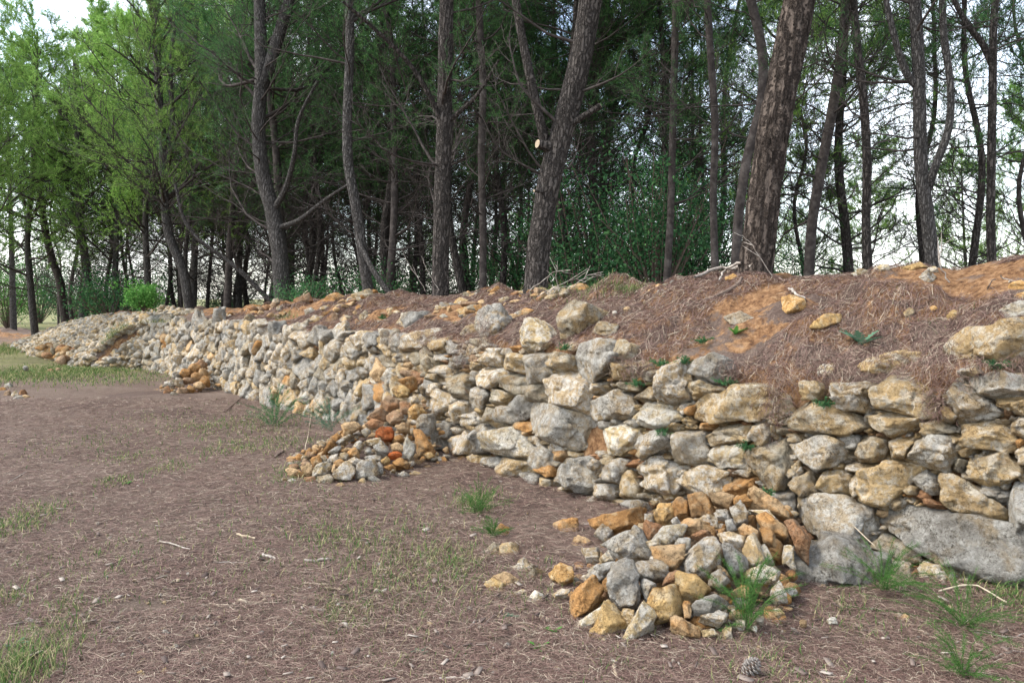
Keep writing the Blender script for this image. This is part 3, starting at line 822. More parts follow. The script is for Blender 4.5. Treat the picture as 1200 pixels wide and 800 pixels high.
cand.sort(key=lambda a: -a[0]); PW = np.array([c0[0], c0[1], 0])
for i, (sz, k, V, F, o) in enumerate(cand[:100]):
    ob = mesh_np('stone', V, F, RM[k], wall_root, loc=o); ob.location = tuple(o-PW)
bufs = Buf(); mats = [RMI[c] for c in 'gtobG']; mi = []
for sz, k, V, F, o in cand[100:]:
    bufs.add(V, F); mi += [dict(g=0, G=4, w=0, t=1, y=1, o=2, r=2, b=3)[k]]*len(F)
rest = bufs.build('smaller_stones', RMI['g'], wall_root, loc=PW); rest.location = (0, 0, 0); rest['kind'] = 'stuff'
for m_ in mats[1:]: rest.data.materials.append(m_)
rest.data.polygons.foreach_set('material_index', np.array(mi, np.int32))

# ------------------------------------------------------------ loose stones, each a thing of its own
SHP = lambda P: ('long' if max(np.ptp(P[:, 0])/max(np.ptp(P[:, 1]), 1), np.ptp(P[:, 1])/max(np.ptp(P[:, 0]), 1)) > 1.75 else 'blocky')
LAB = {}
def loose(items, where, group, cells, thick=1.0, mode='heap', name='loose_stone', lift=0):
    allp = np.array([np.mean(p, 0) for k, p in items]); sizes = np.array([max(np.ptp(np.array(p), axis=0)) for k, p in items])
    tmp = []
    for (k, pts), c, sz in zip(items, allp, sizes):
        r = px_rock(pts, mode, thick=thick, lift=lift)
        if r is None: continue
        rank = 'large' if sz > np.percentile(sizes, 72) else 'small' if sz < np.percentile(sizes, 33) else 'medium'
        fx = (c[0]-allp[:, 0].min())/max(np.ptp(allp[:, 0]), 1); fy = (c[1]-allp[:, 1].min())/max(np.ptp(allp[:, 1]), 1)
        vy = cells[0][min(int(fy*3), 2)]; vx = cells[1][min(int(fx*3), 2)]
        key = f'{rank} {SHP(np.array(pts))} {WORD[k]} stone {vy} {vx} {where}'
        tmp.append([key, c[0], k, r])
    for key in {t[0] for t in tmp}:
        g = sorted([t for t in tmp if t[0] == key], key=lambda t: t[1]); n = len(g)
        for i, t in enumerate(g):
            lab = key
            if n == 2: lab = key+(', leftmost', ', rightmost')[i]
            elif n > 2: lab = key+', '+('leftmost', 'second from left', 'third from left', 'fourth from left', 'fifth from left', 'sixth from left', 'seventh from left', 'eighth from left')[min(i, 7)]
            lab = lab.replace('leftmost of', 'leftmost of').replace('  ', ' ')
            k, r = t[2], t[3]; ob = mesh_np(name, r[0], r[1], RM[k], None, loc=r[2]); tag(ob, lab[:160], 'stone', group)
loose(NEAR, 'of near heap', 'loose stones of the near heap', (('at top', 'halfway', 'at foot'), ('left', 'centre', 'right')), .95)
loose(MID, 'of middle heap', 'loose stones of the middle heap', (('at top', 'halfway', 'at foot'), ('left', 'centre', 'right')), .95)
loose(LONE, 'among stones beside near heap', 'stones lying on the path by the near heap', (('upper', 'middle', 'lower'), ('left', 'centre', 'right')), .8, lift=.01)
loose(PERCH, 'of the earth bank above wall', 'stones sticking out of the bank', (('high on', 'midway on', 'low on'), ('left', 'centre', 'right')), .8)
def rnd_poly(u, v, w_, h_):
    n = rng.integers(5, 8); a0 = rng.uniform(0, 6); return [(u+w_/2*math.cos(a0+k*2*math.pi/n)*rng.uniform(.85, 1.15), v+h_/2*math.sin(a0+k*2*math.pi/n)*rng.uniform(.85, 1.15)) for k in range(n)]
def cluster(pts, cols, w0, w1):
    return [(rng.choice(list(cols)), rnd_poly(u, v, rng.uniform(w0, w1), rng.uniform(w0, w1)*.7)) for u, v in pts]
far1 = cluster([(196, 459), (204, 462), (214, 459), (224, 456), (234, 452), (240, 447), (199, 450), (210, 448), (220, 446), (230, 441), (238, 437), (207, 440), (217, 437), (228, 431), (236, 428)], 'oobggbo', 10, 15)
loose(far1, 'of small left heap', 'loose stones of the small left heap', (('at top', 'halfway', 'at foot'), ('left', 'centre', 'right')))
far2 = cluster([(297, 363), (305, 364), (313, 362), (321, 360), (299, 357), (307, 356), (315, 356), (323, 355), (302, 351), (310, 350), (317, 350), (306, 346), (312, 345)], 'obobg', 8, 12)
loose(far2, 'of small heap on wall top', 'stones heaped on top of the wall', (('at top', 'halfway', 'at foot'), ('left', 'centre', 'right')), lift=.04)
far3 = cluster([(3, 457), (10, 453), (9, 463), (18, 464), (27, 462), (31, 466), (22, 467)], 'obgtg', 9, 13)+cluster([(30, 431), (46, 438), (60, 436), (68, 434)], 'tbg', 7, 10)
loose(far3, 'of stones at left path edge', 'stones at the left edge of the path', (('upper', 'middle', 'lower'), ('left', 'centre', 'right')))
# chips under and between the heap stones, and the scree at the far end of the wall
def rubble(name, pts, r0, r1, cols, lv=2, kindmat=None, label=None, cat=None):
    B = Buf(); mi = []; D, F = ICO[lv]
    for p in pts:
        r_ = rng.uniform(r0, r1); ext = r_*np.array([rng.uniform(.8, 1.3), rng.uniform(.6, 1.1), rng.uniform(.45, .8)])
        nrm = norm(rng.normal(size=(8, 3))); h = rng.uniform(.6, 1.0, 8); dots = np.maximum(D@nrm.T, .0)/h; rr = (dots**30).sum(1)**(-1/30); rr = np.minimum(rr, 1.4)
        V = D*rr[:, None]*ext; a = rng.uniform(0, 6.28); ct, s_ = math.cos(a), math.sin(a); b = rng.normal(0, .35); V = V@np.array([[ct, s_, 0], [-s_, ct, 0], [0, 0, 1]])@np.array([[1, 0, 0], [0, math.cos(b), math.sin(b)], [0, -math.sin(b), math.cos(b)]])
        B.add(V+p, F); mi += [dict(g=0, t=1, o=2, b=3)[rng.choice(list(cols))]]*len(F)
    o = B.build(name, RMI['g'])
    for m_ in mats[1:]: o.data.materials.append(m_)
    o.data.polygons.foreach_set('material_index', np.array(mi, np.int32)); tag(o, label, cat, kind='stuff'); return o
P_ = []
for hf, (cx, cy), R_, n in ((heap_near, (1.15, 4.8), 1.1, 900), (heap_mid, (-1.3, 8.5), 1.4, 1300), (heap_far, (float(c3[0]), float(c3[1])+.2), .9, 300)):
    q = np.column_stack([rng.uniform(cx-R_, cx+R_, n), rng.uniform(cy-R_, cy+R_, n)]); z = hf(q); m_ = z > .05; q = q[m_]; z = z[m_]
    k_ = np.column_stack([q, z-rng.uniform(.07, .15, len(z))]); P_ += list(k_[PX(k_)[0] < 932])
rubble('stone_chips', P_, .02, .05, 'gooobt', 2, label='small stone chips filling the gaps of the heaps', cat='rubble')
ci = np.searchsorted(sb, rng.uniform(S_END-.5, s_at(45), 6500)); rmax = 11+int(np.searchsorted(tr, 1.15)); ri = rng.integers(0, rmax, 6500); ci[:1500] = np.searchsorted(sb, rng.uniform(S_END-.4, S_END+1.6, 1500))
SP = RV[ri, ci]+rng.normal(0, .05, (6500, 3))*[1, 1, .4]
rubble('scree', SP, .04, .11, 'gggggtt', 2, label='pale scree of small stones at the far end of wall', cat='scree')
q = G(92, 422)[:2]; s = rng.normal(0, .9, 260); P_ = np.column_stack([q[0]+s*.55+rng.normal(0, .25, 260), q[1]-s*.8+rng.normal(0, .3, 260), rng.uniform(0, .35, 260)]); rubble('fallen_rubble', P_, .06, .16, 'oobt', 2, label='low spill of orange rubble below the far scree', cat='rubble')
s = rng.uniform(s_at(600), s_at(210), 420); t = rng.uniform(.5, 1.6, 420); P_ = np.column_stack([xy_of(s, t), bankz(s, t)+.01]); m_ = vn(v2(s*1.1, t*.7), 31) > -.15
rubble('earth_clods', P_[m_], .02, .085, 'ooobtg', 3, label='orange clods and broken stone on the crest of the bank', cat='rubble')
s = rng.uniform(s_at(1290), s_at(620), 700); t = rng.uniform(.3, 1.6, 700); m_ = fbm(v2(s*1.2, t*2), 2, 91) > .25; s, t = s[m_], t[m_]; rubble('bank_stones', np.column_stack([xy_of(s, t), bankz(s, t)-.006]), .008, .034, 'otg', 2, label='scattered small ochre stones in the needle slope', cat='rubble')
# gravel on path
q = []
for _ in range(800):
    u, v = rng.uniform(0, 1200), 440+360*rng.random()**.8; g_ = G(u, v)
    if st_of(g_[None, :2])[0, 1] < -.1: q.append(g_)
rubble('gravel', np.array(q), .004, .019, 'ggt', 1, label='scattered pale grit on the needle covered path', cat='gravel')
# ------------------------------------------------------------ needle litter
def needles(name, A, dirs, L, wd, lift, surf, mat, label, cat):
    """thin bent quads lying on a surface given by surf(A) -> z"""
    n = len(A); B = A+dirs*L[:, None]*.5; C = B+norm(dirs+np.stack([-dirs[:, 1], dirs[:, 0]], -1)*rng.normal(0, .35, n)[:, None])*L[:, None]*.5
    pts = [np.column_stack([q, surf(q)+lift+rng.uniform(0, .012, n)]) for q in (A, B, C)]
    sd_ = np.column_stack([-dirs[:, 1], dirs[:, 0], rng.uniform(-.6, .6, n)])*wd[:, None]*.5
    V = np.stack([pts[0]-sd_, pts[0]+sd_, pts[1]-sd_, pts[1]+sd_, pts[2]-sd_*.4, pts[2]+sd_*.4], 1).reshape(-1, 3)
    i = np.arange(n)*6; F = np.concatenate([np.stack([i, i+1, i+3, i+2], -1), np.stack([i+2, i+3, i+5, i+4], -1)])
    o = mesh_np(name, V, F, mat); tag(o, label, cat, kind='stuff'); return o
def rdir(n): a = rng.uniform(0, 2*math.pi, n); return np.stack([np.cos(a), np.sin(a)], -1)
n = 300000; y = 3.2+10*rng.random(n)**1.5; x = rng.uniform(-.64, .64, n)*y; A = np.stack([x, y], -1)
keep = (st_of(A)[:, 1] < .02) & (fbm(v2(x*1.4, y*1.4), 3, 44) > -1.1); A = A[keep]; n = len(A); dist = A[:, 1]
def gs(q): 
    z = gz(q)
    for hf in HEAPS[:2]: z = np.maximum(z, hf(q)*.0)
    return z
needles('needle_litter', A, rdir(n), rng.uniform(.04, .10, n), (.0008+.00015*dist)*rng.choice([.7, 1., 1.3], n), .001, gs, M_needle, 'fallen reddish brown pine needles strewn over the path', 'pine needles')
n = 130000; s = s_at(1330)+(s_at(230)-s_at(1330))*rng.random(n)**1.25; t = rng.uniform(.0, 1.0, n)**.9*1.55
pu, _ = PX(np.column_stack([xy_of(s, t), np.full(n, 1.4)])); bare = fbm(v2(s*1.3, t*1.9), 3, 71)+np.interp(pu, [330, 560, 640, 850, 1000], [.3, .2, 0, .12, -.1])
t0 = BAT*ztop(s)+.03; t = t0+t; keep = (bare-.3*(t-t0 < .35) < .28); s, t = s[keep], t[keep]; n = len(s)
A = np.stack([s, t], -1)
def bs_st(q): return bankz(q[:, 0], np.maximum(q[:, 1], BAT*ztop(q[:, 0])+.03))
dd = rdir(n); L = rng.uniform(.06, .12, n); yy = xy_of(s, t)[:, 1]; wd = .0009+.00022*yy
def st3(q, lift): 
    xy = xy_of(q[:, 0], q[:, 1]); hang = np.clip(BAT*ztop(q[:, 0])+.03-q[:, 1], 0, 1)*1.5
    return np.column_stack([xy, bs_st(q)+lift-hang])
B_ = A+dd*L[:, None]*.5; C_ = B_+norm(dd+np.stack([-dd[:, 1], dd[:, 0]], -1)*rng.normal(0, .4, n)[:, None])*L[:, None]*.5
pts = [st3(q, .002+rng.uniform(0, .025, n)) for q in (A, B_, C_)]; ax = norm(pts[2]-pts[0]); sd_ = norm(np.cross(ax, norm(rng.normal(size=(n, 3))+np.array([0, 0, 1.5]))))*wd[:, None]*.5
V = np.stack([pts[0]-sd_, pts[0]+sd_, pts[1]-sd_, pts[1]+sd_, pts[2]-sd_*.4, pts[2]+sd_*.4], 1).reshape(-1, 3); i = np.arange(n)*6
o = mesh_np('needle_drift', V, np.concatenate([np.stack([i, i+1, i+3, i+2], -1), np.stack([i+2, i+3, i+5, i+4], -1)]), M_needle); tag(o, 'thick drift of fallen pine needles covering the earth bank', 'pine needles', kind='stuff')
# needle beards hanging between the top stones
HB = []
for (u, v, w_, h_, n) in ((915, 455, 22, 55, 1700), (1108, 440, 26, 48, 1500), (1165, 425, 25, 12, 300), (985, 425, 40, 22, 900), (545, 408, 26, 34, 900), (600, 385, 18, 24, 700), (745, 428, 40, 18, 900), (880, 430, 30, 20, 700), (1050, 410, 50, 16, 800), (505, 395, 28, 20, 500), (1102, 470, 10, 25, 400), (470, 395, 30, 14, 400)):
    h = hit(u, v)
    for _ in range(n//2):
        p = hit  # placeholder
        a = rng.normal(0, .35); b = rng.normal(0, .4); k = np.linalg.norm(h[:2])/1000
        st0 = st_of(h[None, :2])[0]; s_ = st0[0]+a*w_*k*1.3; z_ = h[2]+b*h_*k; t_ = BAT*z_-.03-rng.uniform(0, .06); xy0 = xy_of(np.array([s_]), np.array([t_]))[0]
        d = norm(np.array([rng.normal(0, .6), rng.normal(0, .6), rng.normal(-.45, .5)])); HB.append((np.array([*xy0, z_]), d))
P0 = np.array([a for a, b in HB]); DD = np.array([b for a, b in HB]); n = len(P0); L = rng.uniform(.035, .085, n); P2 = P0+DD*L[:, None]; P1 = (P0+P2)/2+rng.normal(0, .006, (n, 3))
sd_ = norm(np.cross(DD, rng.normal(size=(n, 3))))*(.0022*.5); V = np.stack([P0-sd_, P0+sd_, P1-sd_, P1+sd_, P2-sd_*.4, P2+sd_*.4], 1).reshape(-1, 3); i = np.arange(n)*6
o = mesh_np('hanging_needles', V, np.concatenate([np.stack([i, i+1, i+3, i+2], -1), np.stack([i+2, i+3, i+5, i+4], -1)]), M_needle); tag(o, 'clumps of dry needles hanging between the top stones of wall', 'pine needles', kind='stuff')

# ------------------------------------------------------------ trees
def bez(pts, n):
    pts = np.asarray(pts, float); m_ = len(pts); x = np.linspace(0, m_-1, n); out = np.empty((n, 3))
    P = np.vstack([2*pts[0]-pts[1], pts, 2*pts[-1]-pts[-2]])
    for k, t in enumerate(x):
        i = min(int(t), m_-2); f = t-i; p0, p1, p2, p3 = P[i], P[i+1], P[i+2], P[i+3]
        out[k] = .5*((2*p1)+(-p0+p2)*f+(2*p0-5*p1+4*p2-p3)*f*f+(-p0+3*p1-3*p2+p3)*f**3)
    return out
class Crown:
    def __init__(s): s.P = []; s.D = []
    def tuft(s, p, d): s.P.append(p); s.D.append(d)
    def build(s, name, mat, parent, per=16, L=.085, w=.004, loc=None, spread=.16, rs=None):
        r = rs or rng; P = np.repeat(np.array(s.P), per, 0); D = np.repeat(norm(np.array(s.D)), per, 0); n = len(P)
        base = P-D*(r.uniform(0, 1, n)*spread)[:, None]; d = norm(D*.9+norm(r.normal(size=(n, 3)))*.75); l = L*r.uniform(.7, 1.2, n)
        sd_ = norm(np.cross(d, r.normal(size=(n, 3))))*w*.5; tip = base+d*l[:, None]
        V = np.stack([base-sd_, base+sd_, tip], 1).reshape(-1, 3); i = np.arange(n)*3
        return mesh_np(name, V, np.stack([i, i+1, i+2], -1), mat, parent, False, loc)
def limb(B, C, start, dirn, L, r0, r, live=0., twig=7, up=.25, sub=3, thin=.0035, tw=1.0):
    """one bough with side twigs; live = fraction of twig tips that carry needles"""
    n = 8; pts = [np.array(start, float)]; d = norm(dirn)
    for k in range(n-1):
        d = norm(d+r.normal(0, .16, 3)+np.array([0, 0, up*.22])); pts.append(pts[-1]+d*L/(n-1))
    pts = np.array(pts); rad = np.linspace(r0, max(r0*.22, thin), n); B.tube(pts, rad, 5 if r0 > .012 else 4)
    for k in range(twig):
        f = r.uniform(.18, 1.0); x = f*(n-1); i = min(int(x), n-2); p = pts[i]+(pts[i+1]-pts[i])*(x-i); dd = norm(pts[min(i+1, n-1)]-pts[i])
        side = norm(np.cross(dd, r.normal(size=3))); q = norm(dd*.75+side*r.uniform(.5, .95)+np.array([0, 0, .12+up*.2])); l = L*r.uniform(.22, .5)*(1.15-f*.6)*tw
        m_ = 5; tp = [p]
        for _ in range(m_-1): q = norm(q+r.normal(0, .2, 3)+np.array([0, 0, .05])); tp.append(tp[-1]+q*l/(m_-1))
        tp = np.array(tp); B.tube(tp, np.linspace(max(r0*.3, thin*1.2), thin*.7, m_), 3)
        for j in range(sub):
            a = tp[r.integers(1, m_)]; g = norm(q+norm(r.normal(size=3))*.8+np.array([0, 0, .15])); ll = l*r.uniform(.25, .5); e = a+g*ll; mid_ = (a+e)/2+r.normal(0, .02*ll*10, 3)*.2
            B.tube(np.array([a, mid_, e]), [thin*.8, thin*.65, thin*.45], 3)
            if live and r.random() < live:
                C.tuft(e+g*.06, g); C.tuft(mid_, norm(g+r.normal(0, .4, 3)))
        if live and r.random() < live: C.tuft(tp[-1]+q*.05, q); C.tuft(tp[-2], q)
def along(path, rad, h):
    i = int(np.clip(np.searchsorted(path[:, 2], h), 1, len(path)-1)); f = np.clip((h-path[i-1, 2])/max(path[i, 2]-path[i-1, 2], 1e-6), 0, 1)
    return path[i-1]+(path[i]-path[i-1])*f, rad[i-1]+(rad[i]-rad[i-1])*f
def pine(name, path, rad, label, bark, seed, h0, h1, nb, blen, crown_from, live_n, group=None, sides=14, barkamp=.004, fol=None, ntr=60, extras=(), per=14, needw=.004, stubs=(), hi_len=None, root_flare=False, top=None):
    r = np.random.default_rng(seed); P = bez(path, ntr); rd = np.interp(np.linspace(0, 1, ntr), np.linspace(0, 1, len(rad)), rad)
    if root_flare: rd = rd*(1+.45*np.exp(-np.linspace(0, ntr-1, ntr)/3.5))
    base = P[0].copy(); root = empty(name, base); tag(root, label, 'pine tree', group)
    T = Buf(); T.tube(P, rd, sides, barkamp)
    for (pp, rr) in extras: T.tube(bez(pp, 16), np.linspace(rr[0], rr[1], 16), 8, barkamp*.5)
    t = T.build('trunk', bark, root, loc=base); t.location = (0, 0, 0)
    B = Buf(); C = Crown(); zt = P[-1, 2]
    for k in range(nb):
        h = base[2]+r.uniform(h0, min(h1, zt-base[2])); p, rr = along(P, rd, h); a = r.uniform(0, 2*math.pi); f = (h-base[2])/max(zt-base[2], 1)
        limb(B, C, p, np.array([math.cos(a), math.sin(a), r.uniform(-.1, .55)]), blen*r.uniform(.5, 1.15), min(rr*.28, .028)*r.uniform(.45, 1), r, (.3 if h-base[2] > 2.2 else .0), r.integers(7, 12), .35, 4)
    for k in range(live_n):
        h = base[2]+crown_from+(zt-base[2]-crown_from)*r.random()**.8; p, rr = along(P, rd, h); a = r.uniform(0, 2*math.pi)
        f = (h-base[2]-crown_from)/max(zt-base[2]-crown_from, .1); l = (hi_len or blen)*(1.15-f*.65)*r.uniform(.6, 1.1)
        limb(B, C, p, np.array([math.cos(a), math.sin(a), r.uniform(.05, .8)]), l, min(rr*.4, .04), r, .95, r.integers(11, 16), .4, 5)
    if B.V: b = B.build('branches', M_bole, root, loc=base); b.location = (0, 0, 0)
    if C.P: c = C.build('crown', fol or M_fol, root, per=per, w=needw, loc=base, rs=r); c.location = (0, 0, 0)
    for (p, d, rr, l) in stubs:
        q = Buf(); d = norm(np.array(d, float)); q.tube(np.array([p, p+d*l*.5, p+d*l]), [rr*1.3, rr*1.05, rr], 10); s_ = q.build('branch_stub', bark, root, loc=base); s_.location = (0, 0, 0)
        A = norm(np.cross(d, [0.1, .2, 1])); Bv = np.cross(d, A); th = np.linspace(0, 2*math.pi, 12, endpoint=False); ring = p+d*(l+.002)+rr*.92*(np.cos(th)[:, None]*A+np.sin(th)[:, None]*Bv)
        V = np.vstack([ring, [p+d*(l+.004)]]); F = np.array([[k, (k+1) % 12, 12] for k in range(12)]); c_ = mesh_np('cut_face', V, F, M_cut, s_, False, loc=base); c_.location = (0, 0, 0)
    return root
def trunk_px(pts, depth, sink=.4, lean=0, top_h=9.0):
    """photo pixels of a trunk's centre line -> points in space at that distance; continues above the frame"""
    out = [PT(u, v, depth+lean*i) for i, (u, v) in enumerate(pts)]
    d = norm(out[0]-out[1]); out.insert(0, out[0]+d*sink); d = norm(out[-1]-out[-2]); d = norm(d+np.array([0, 0, .5]))
    while out[-1][2] < top_h: out.append(out[-1]+d*1.4); d = norm(d+rng.normal(0, .06, 3)+np.array([0, 0, .1]))
    return np.array(out)
def radl(n, a, b, c=.03): k = np.linspace(0, 1, n); return np.interp(k, [0, .35, 1], [a, b, c])
TR = []
def crest_depth(u, t):
    ds = np.linspace(4, 60, 800); p = np.array([PT(u, 345, d)[:2] for d in ds]); tt_ = st_of(p)[:, 1]; i = int((tt_ > t).argmax()); return ds[i]
def trace(pts, depth, wpx0, wpx1, label, bark, seed, **kw):
    d0_ = depth; depth = max(depth, crest_depth(pts[0][0], 1.45)); sc_ = depth/d0_; cv = lambda P: [CO+(np.array(p)-CO)*sc_ for p in P]
    if 'extras' in kw: kw['extras'] = [(cv(P), (a*sc_, b*sc_)) for P, (a, b) in kw['extras']]
    if 'stubs' in kw: kw['stubs'] = [(cv([p])[0], d, r_*sc_, l*sc_) for p, d, r_, l in kw['stubs']]
    print('tree', pts[0][0], round(d0_, 1), round(depth, 1))
    P = trunk_px(pts, depth, top_h=kw.pop('top_h', 8.5)); r0, r1 = wpx0*.46*depth/1000, wpx1*.46*depth/1000; n = len(P); m_ = len(pts)
    rad = np.concatenate([np.linspace(r0*1.02, r1, m_+1), np.linspace(r1*.92, r1*.3, n-m_-1)]) if n > m_+1 else np.linspace(r0, r1, n)
    st = dict(h0=1.2, h1=5.5, nb=16, blen=1.7, crown_from=4.2, live_n=16, hi_len=2.2); st.update(kw); TR.append((P[0, :2], r0))
    return pine('pine_tree', P, rad, label, bark, seed, **st)
GR = 'pine trees standing along the top of the bank'
def stub(u, v, depth, d, r_, l): return (PT(u, v, depth), d, r_, l)
trace([(884, 322), (889, 290), (900, 200), (917, 100), (937, 0), (950, -80)], 6.7, 45, 39, 'thickest pine with deeply cracked reddish bark leaning right on the bank', M_bark2, 11, sides=72, barkamp=.02, ntr=220, root_flare=True, nb=5, h0=2.4, crown_from=4.0, live_n=14, group=GR, top_h=8)
trace([(628, 335), (632, 290), (640, 235), (652, 180), (668, 120), (682, 60), (692, 0), (700, -60)], 8.4, 31, 28, 'thick curved pine with two pale sawn branch cuts on its left side', M_bark, 12, sides=48, barkamp=.007, ntr=160, root_flare=True, nb=9, h0=1.6, group=GR,
      extras=[([PT(640, 172, 8.4), PT(628, 120, 8.35), PT(613, 50, 8.4), PT(603, -10, 8.5), PT(596, -60, 8.6)], (.05, .04))], stubs=[stub(642, 172, 8.35, (-.85, -.5, .15), .045, .12), stub(636, 225, 8.3, (-.7, -.8, 0), .014, .13), stub(668, 146, 8.35, (.8, -.25, .45), .028, .34)])
trace([(516, 342), (517, 280), (519, 200), (521, 130), (522, 60), (524, -20)], 9.6, 23, 18, 'straight slender pine with broken grey bark left of the curved pine', M_bark, 13, sides=32, barkamp=.006, ntr=120, nb=16, h0=.9, group=GR,
      extras=[([PT(519, 150, 9.6), PT(505, 115, 9.5), PT(480, 75, 9.4), PT(440, 35, 9.2), PT(402, 2, 9.0)], (.034, .016)), ([PT(521, 145, 9.6), PT(540, 130, 9.5), PT(560, 110, 9.4), PT(585, 70, 9.3)], (.035, .014))])
trace([(431, 337), (424, 290), (417, 240), (408, 190), (407, 130), (410, 60), (409, -20)], 10.6, 15, 11, 'thin wavy pine with pale flaky bark left of the straight pine', M_bark3, 14, sides=24, barkamp=.004, ntr=90, nb=16, h0=.9, group=GR,
      extras=[([PT(457, 345, 10.2), PT(438, 318, 10.3), PT(424, 290, 10.5), PT(421, 280, 10.6)], (.035, .03))])
trace([(331, 345), (328, 300), (320, 250), (308, 205), (303, 150), (306, 90), (305, 30), (303, -30)], 12.2, 23, 14, 'forked pine with many arching dead branches on the left bank', M_bark3, 15, sides=28, barkamp=.005, ntr=100, nb=28, h0=.8, blen=2.4, live_n=26, crown_from=3.3, hi_len=2.6, group=GR,
      extras=[([PT(304, 105, 12.2), PT(318, 70, 12.2), PT(330, 30, 12.2), PT(343, -15, 12.2), PT(352, -60, 12.2)], (.10, .07)), ([PT(318, 250, 12.2), PT(335, 220, 12), PT(345, 180, 11.8), PT(350, 140, 11.7), PT(372, 95, 11.6)], (.05, .02)), ([PT(322, 268, 12.2), PT(350, 258, 12), PT(380, 235, 11.8), PT(410, 215, 11.6)], (.045, .018))])
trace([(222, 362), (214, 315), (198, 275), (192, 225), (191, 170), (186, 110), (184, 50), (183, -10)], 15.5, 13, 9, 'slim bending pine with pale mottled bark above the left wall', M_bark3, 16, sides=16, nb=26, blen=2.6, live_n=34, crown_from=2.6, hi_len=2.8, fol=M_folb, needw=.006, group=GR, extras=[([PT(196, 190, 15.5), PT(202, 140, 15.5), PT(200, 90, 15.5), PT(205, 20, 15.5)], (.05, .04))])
trace([(1017, 312), (1015, 260), (1016, 190), (1012, 120), (1004, 50), (998, -20)], 11.5, 12, 10, 'thin straight pine right of the thickest pine', M_bark, 17, sides=20, nb=18, live_n=12, group=GR)
trace([(1092, 303), (1088, 260), (1080, 200), (1078, 140), (1076, 70), (1071, -20)], 9.8, 18, 15, 'mottled grey pine with a dark curved stem joined on its right', M_bark3, 18, sides=32, barkamp=.005, ntr=100, nb=14, live_n=10, group=GR,
      extras=[([PT(1088, 222, 9.8), PT(1096, 195, 9.7), PT(1112, 150, 9.7), PT(1114, 100, 9.7), PT(1106, 40, 9.7), PT(1104, -30, 9.7)], (.05, .04)), ([PT(1078, 105, 9.8), PT(1062, 85, 9.8), PT(1050, 50, 9.8), PT(1038, 0, 9.8)], (.05, .035))])
trace([(1162, 303), (1161, 250), (1162, 180), (1163, 110), (1164, 40), (1168, -20)], 11.0, 12, 9, 'rightmost pine on the bank crest with a forked dark top', M_bark, 19, sides=20, nb=18, live_n=10, group=GR, extras=[([PT(1163, 75, 11), PT(1150, 50, 11), PT(1128, 20, 11), PT(1110, -20, 11)], (.05, .03))])
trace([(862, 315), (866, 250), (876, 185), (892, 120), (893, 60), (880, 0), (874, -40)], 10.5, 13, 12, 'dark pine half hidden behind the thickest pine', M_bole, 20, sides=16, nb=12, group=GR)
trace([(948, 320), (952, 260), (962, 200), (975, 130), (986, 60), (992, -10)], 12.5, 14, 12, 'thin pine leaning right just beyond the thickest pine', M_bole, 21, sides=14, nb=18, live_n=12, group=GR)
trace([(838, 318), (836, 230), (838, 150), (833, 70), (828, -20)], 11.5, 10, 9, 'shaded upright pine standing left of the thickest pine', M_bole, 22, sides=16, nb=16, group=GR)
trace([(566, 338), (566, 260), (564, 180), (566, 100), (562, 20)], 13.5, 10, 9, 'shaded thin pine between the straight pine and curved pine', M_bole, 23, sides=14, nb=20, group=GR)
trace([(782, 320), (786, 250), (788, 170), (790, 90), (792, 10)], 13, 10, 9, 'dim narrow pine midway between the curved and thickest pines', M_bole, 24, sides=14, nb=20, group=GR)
trace([(307, 343), (282, 318), (255, 297), (232, 280), (215, 255), (205, 215)], 13.6, 7, 4, 'fallen looking young pine leaning far left over the wall top', M_bark3, 25, sides=12, nb=10, live_n=0, blen=1.2, h0=.3, top_h=3, group=GR)
trace([(98, 366), (102, 330), (98, 290), (94, 260), (92, 200), (90, 120)], 21, 12, 8, 'pale stemmed pine at the far end of the wall', M_bark3, 26, sides=12, nb=16, blen=2.4, live_n=38, crown_from=2.6, hi_len=3.6, fol=M_folb, group=GR, needw=.007)
trace([(75, 367), (70, 330), (60, 300), (50, 250), (45, 180)], 24, 11, 8, 'dark pine bent left beyond the scree', M_bole, 27, sides=12, nb=16, blen=2.6, live_n=36, crown_from=3.0, hi_len=3.6, needw=.007, group=GR)
# prototypes for the wood behind, then copies
protos = []
for k in range(6):
    r = np.random.default_rng(400+k); H = r.uniform(8, 10.5); x = np.cumsum(r.normal(0, .16, 7)); y_ = np.cumsum(r.normal(0, .16, 7))
    P = np.column_stack([x-x[0], y_-y_[0], np.linspace(-.3, H, 7)]); rr = r.uniform(.055, .10)
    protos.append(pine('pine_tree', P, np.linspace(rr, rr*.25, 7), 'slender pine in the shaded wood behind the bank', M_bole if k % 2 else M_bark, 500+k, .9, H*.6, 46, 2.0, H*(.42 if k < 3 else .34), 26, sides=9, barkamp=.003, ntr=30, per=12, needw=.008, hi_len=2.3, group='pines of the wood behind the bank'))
def copy_tree(src, loc, rz, sc, group, label, fol=None):
    o = src.copy(); COL.objects.link(o); o.location = loc; o.rotation_euler = (0, 0, rz); o.scale = (sc,)*3; o['group'] = group; o['label'] = label
    for ch in src.children:
        c = ch.copy(); COL.objects.link(c); c.parent = o
        if fol and ch.name.startswith('crown'):
            c.material_slots[0].link = 'OBJECT'; c.material_slots[0].material = fol
    return o
spots = []; r = np.random.default_rng(77)
def try_spot(p, dmin):
    if all(np.linalg.norm(p-q) > dmin for q in spots) and all(np.linalg.norm(p-q) > .9 for q, _ in TR): spots.append(p); return True
cnt = 0
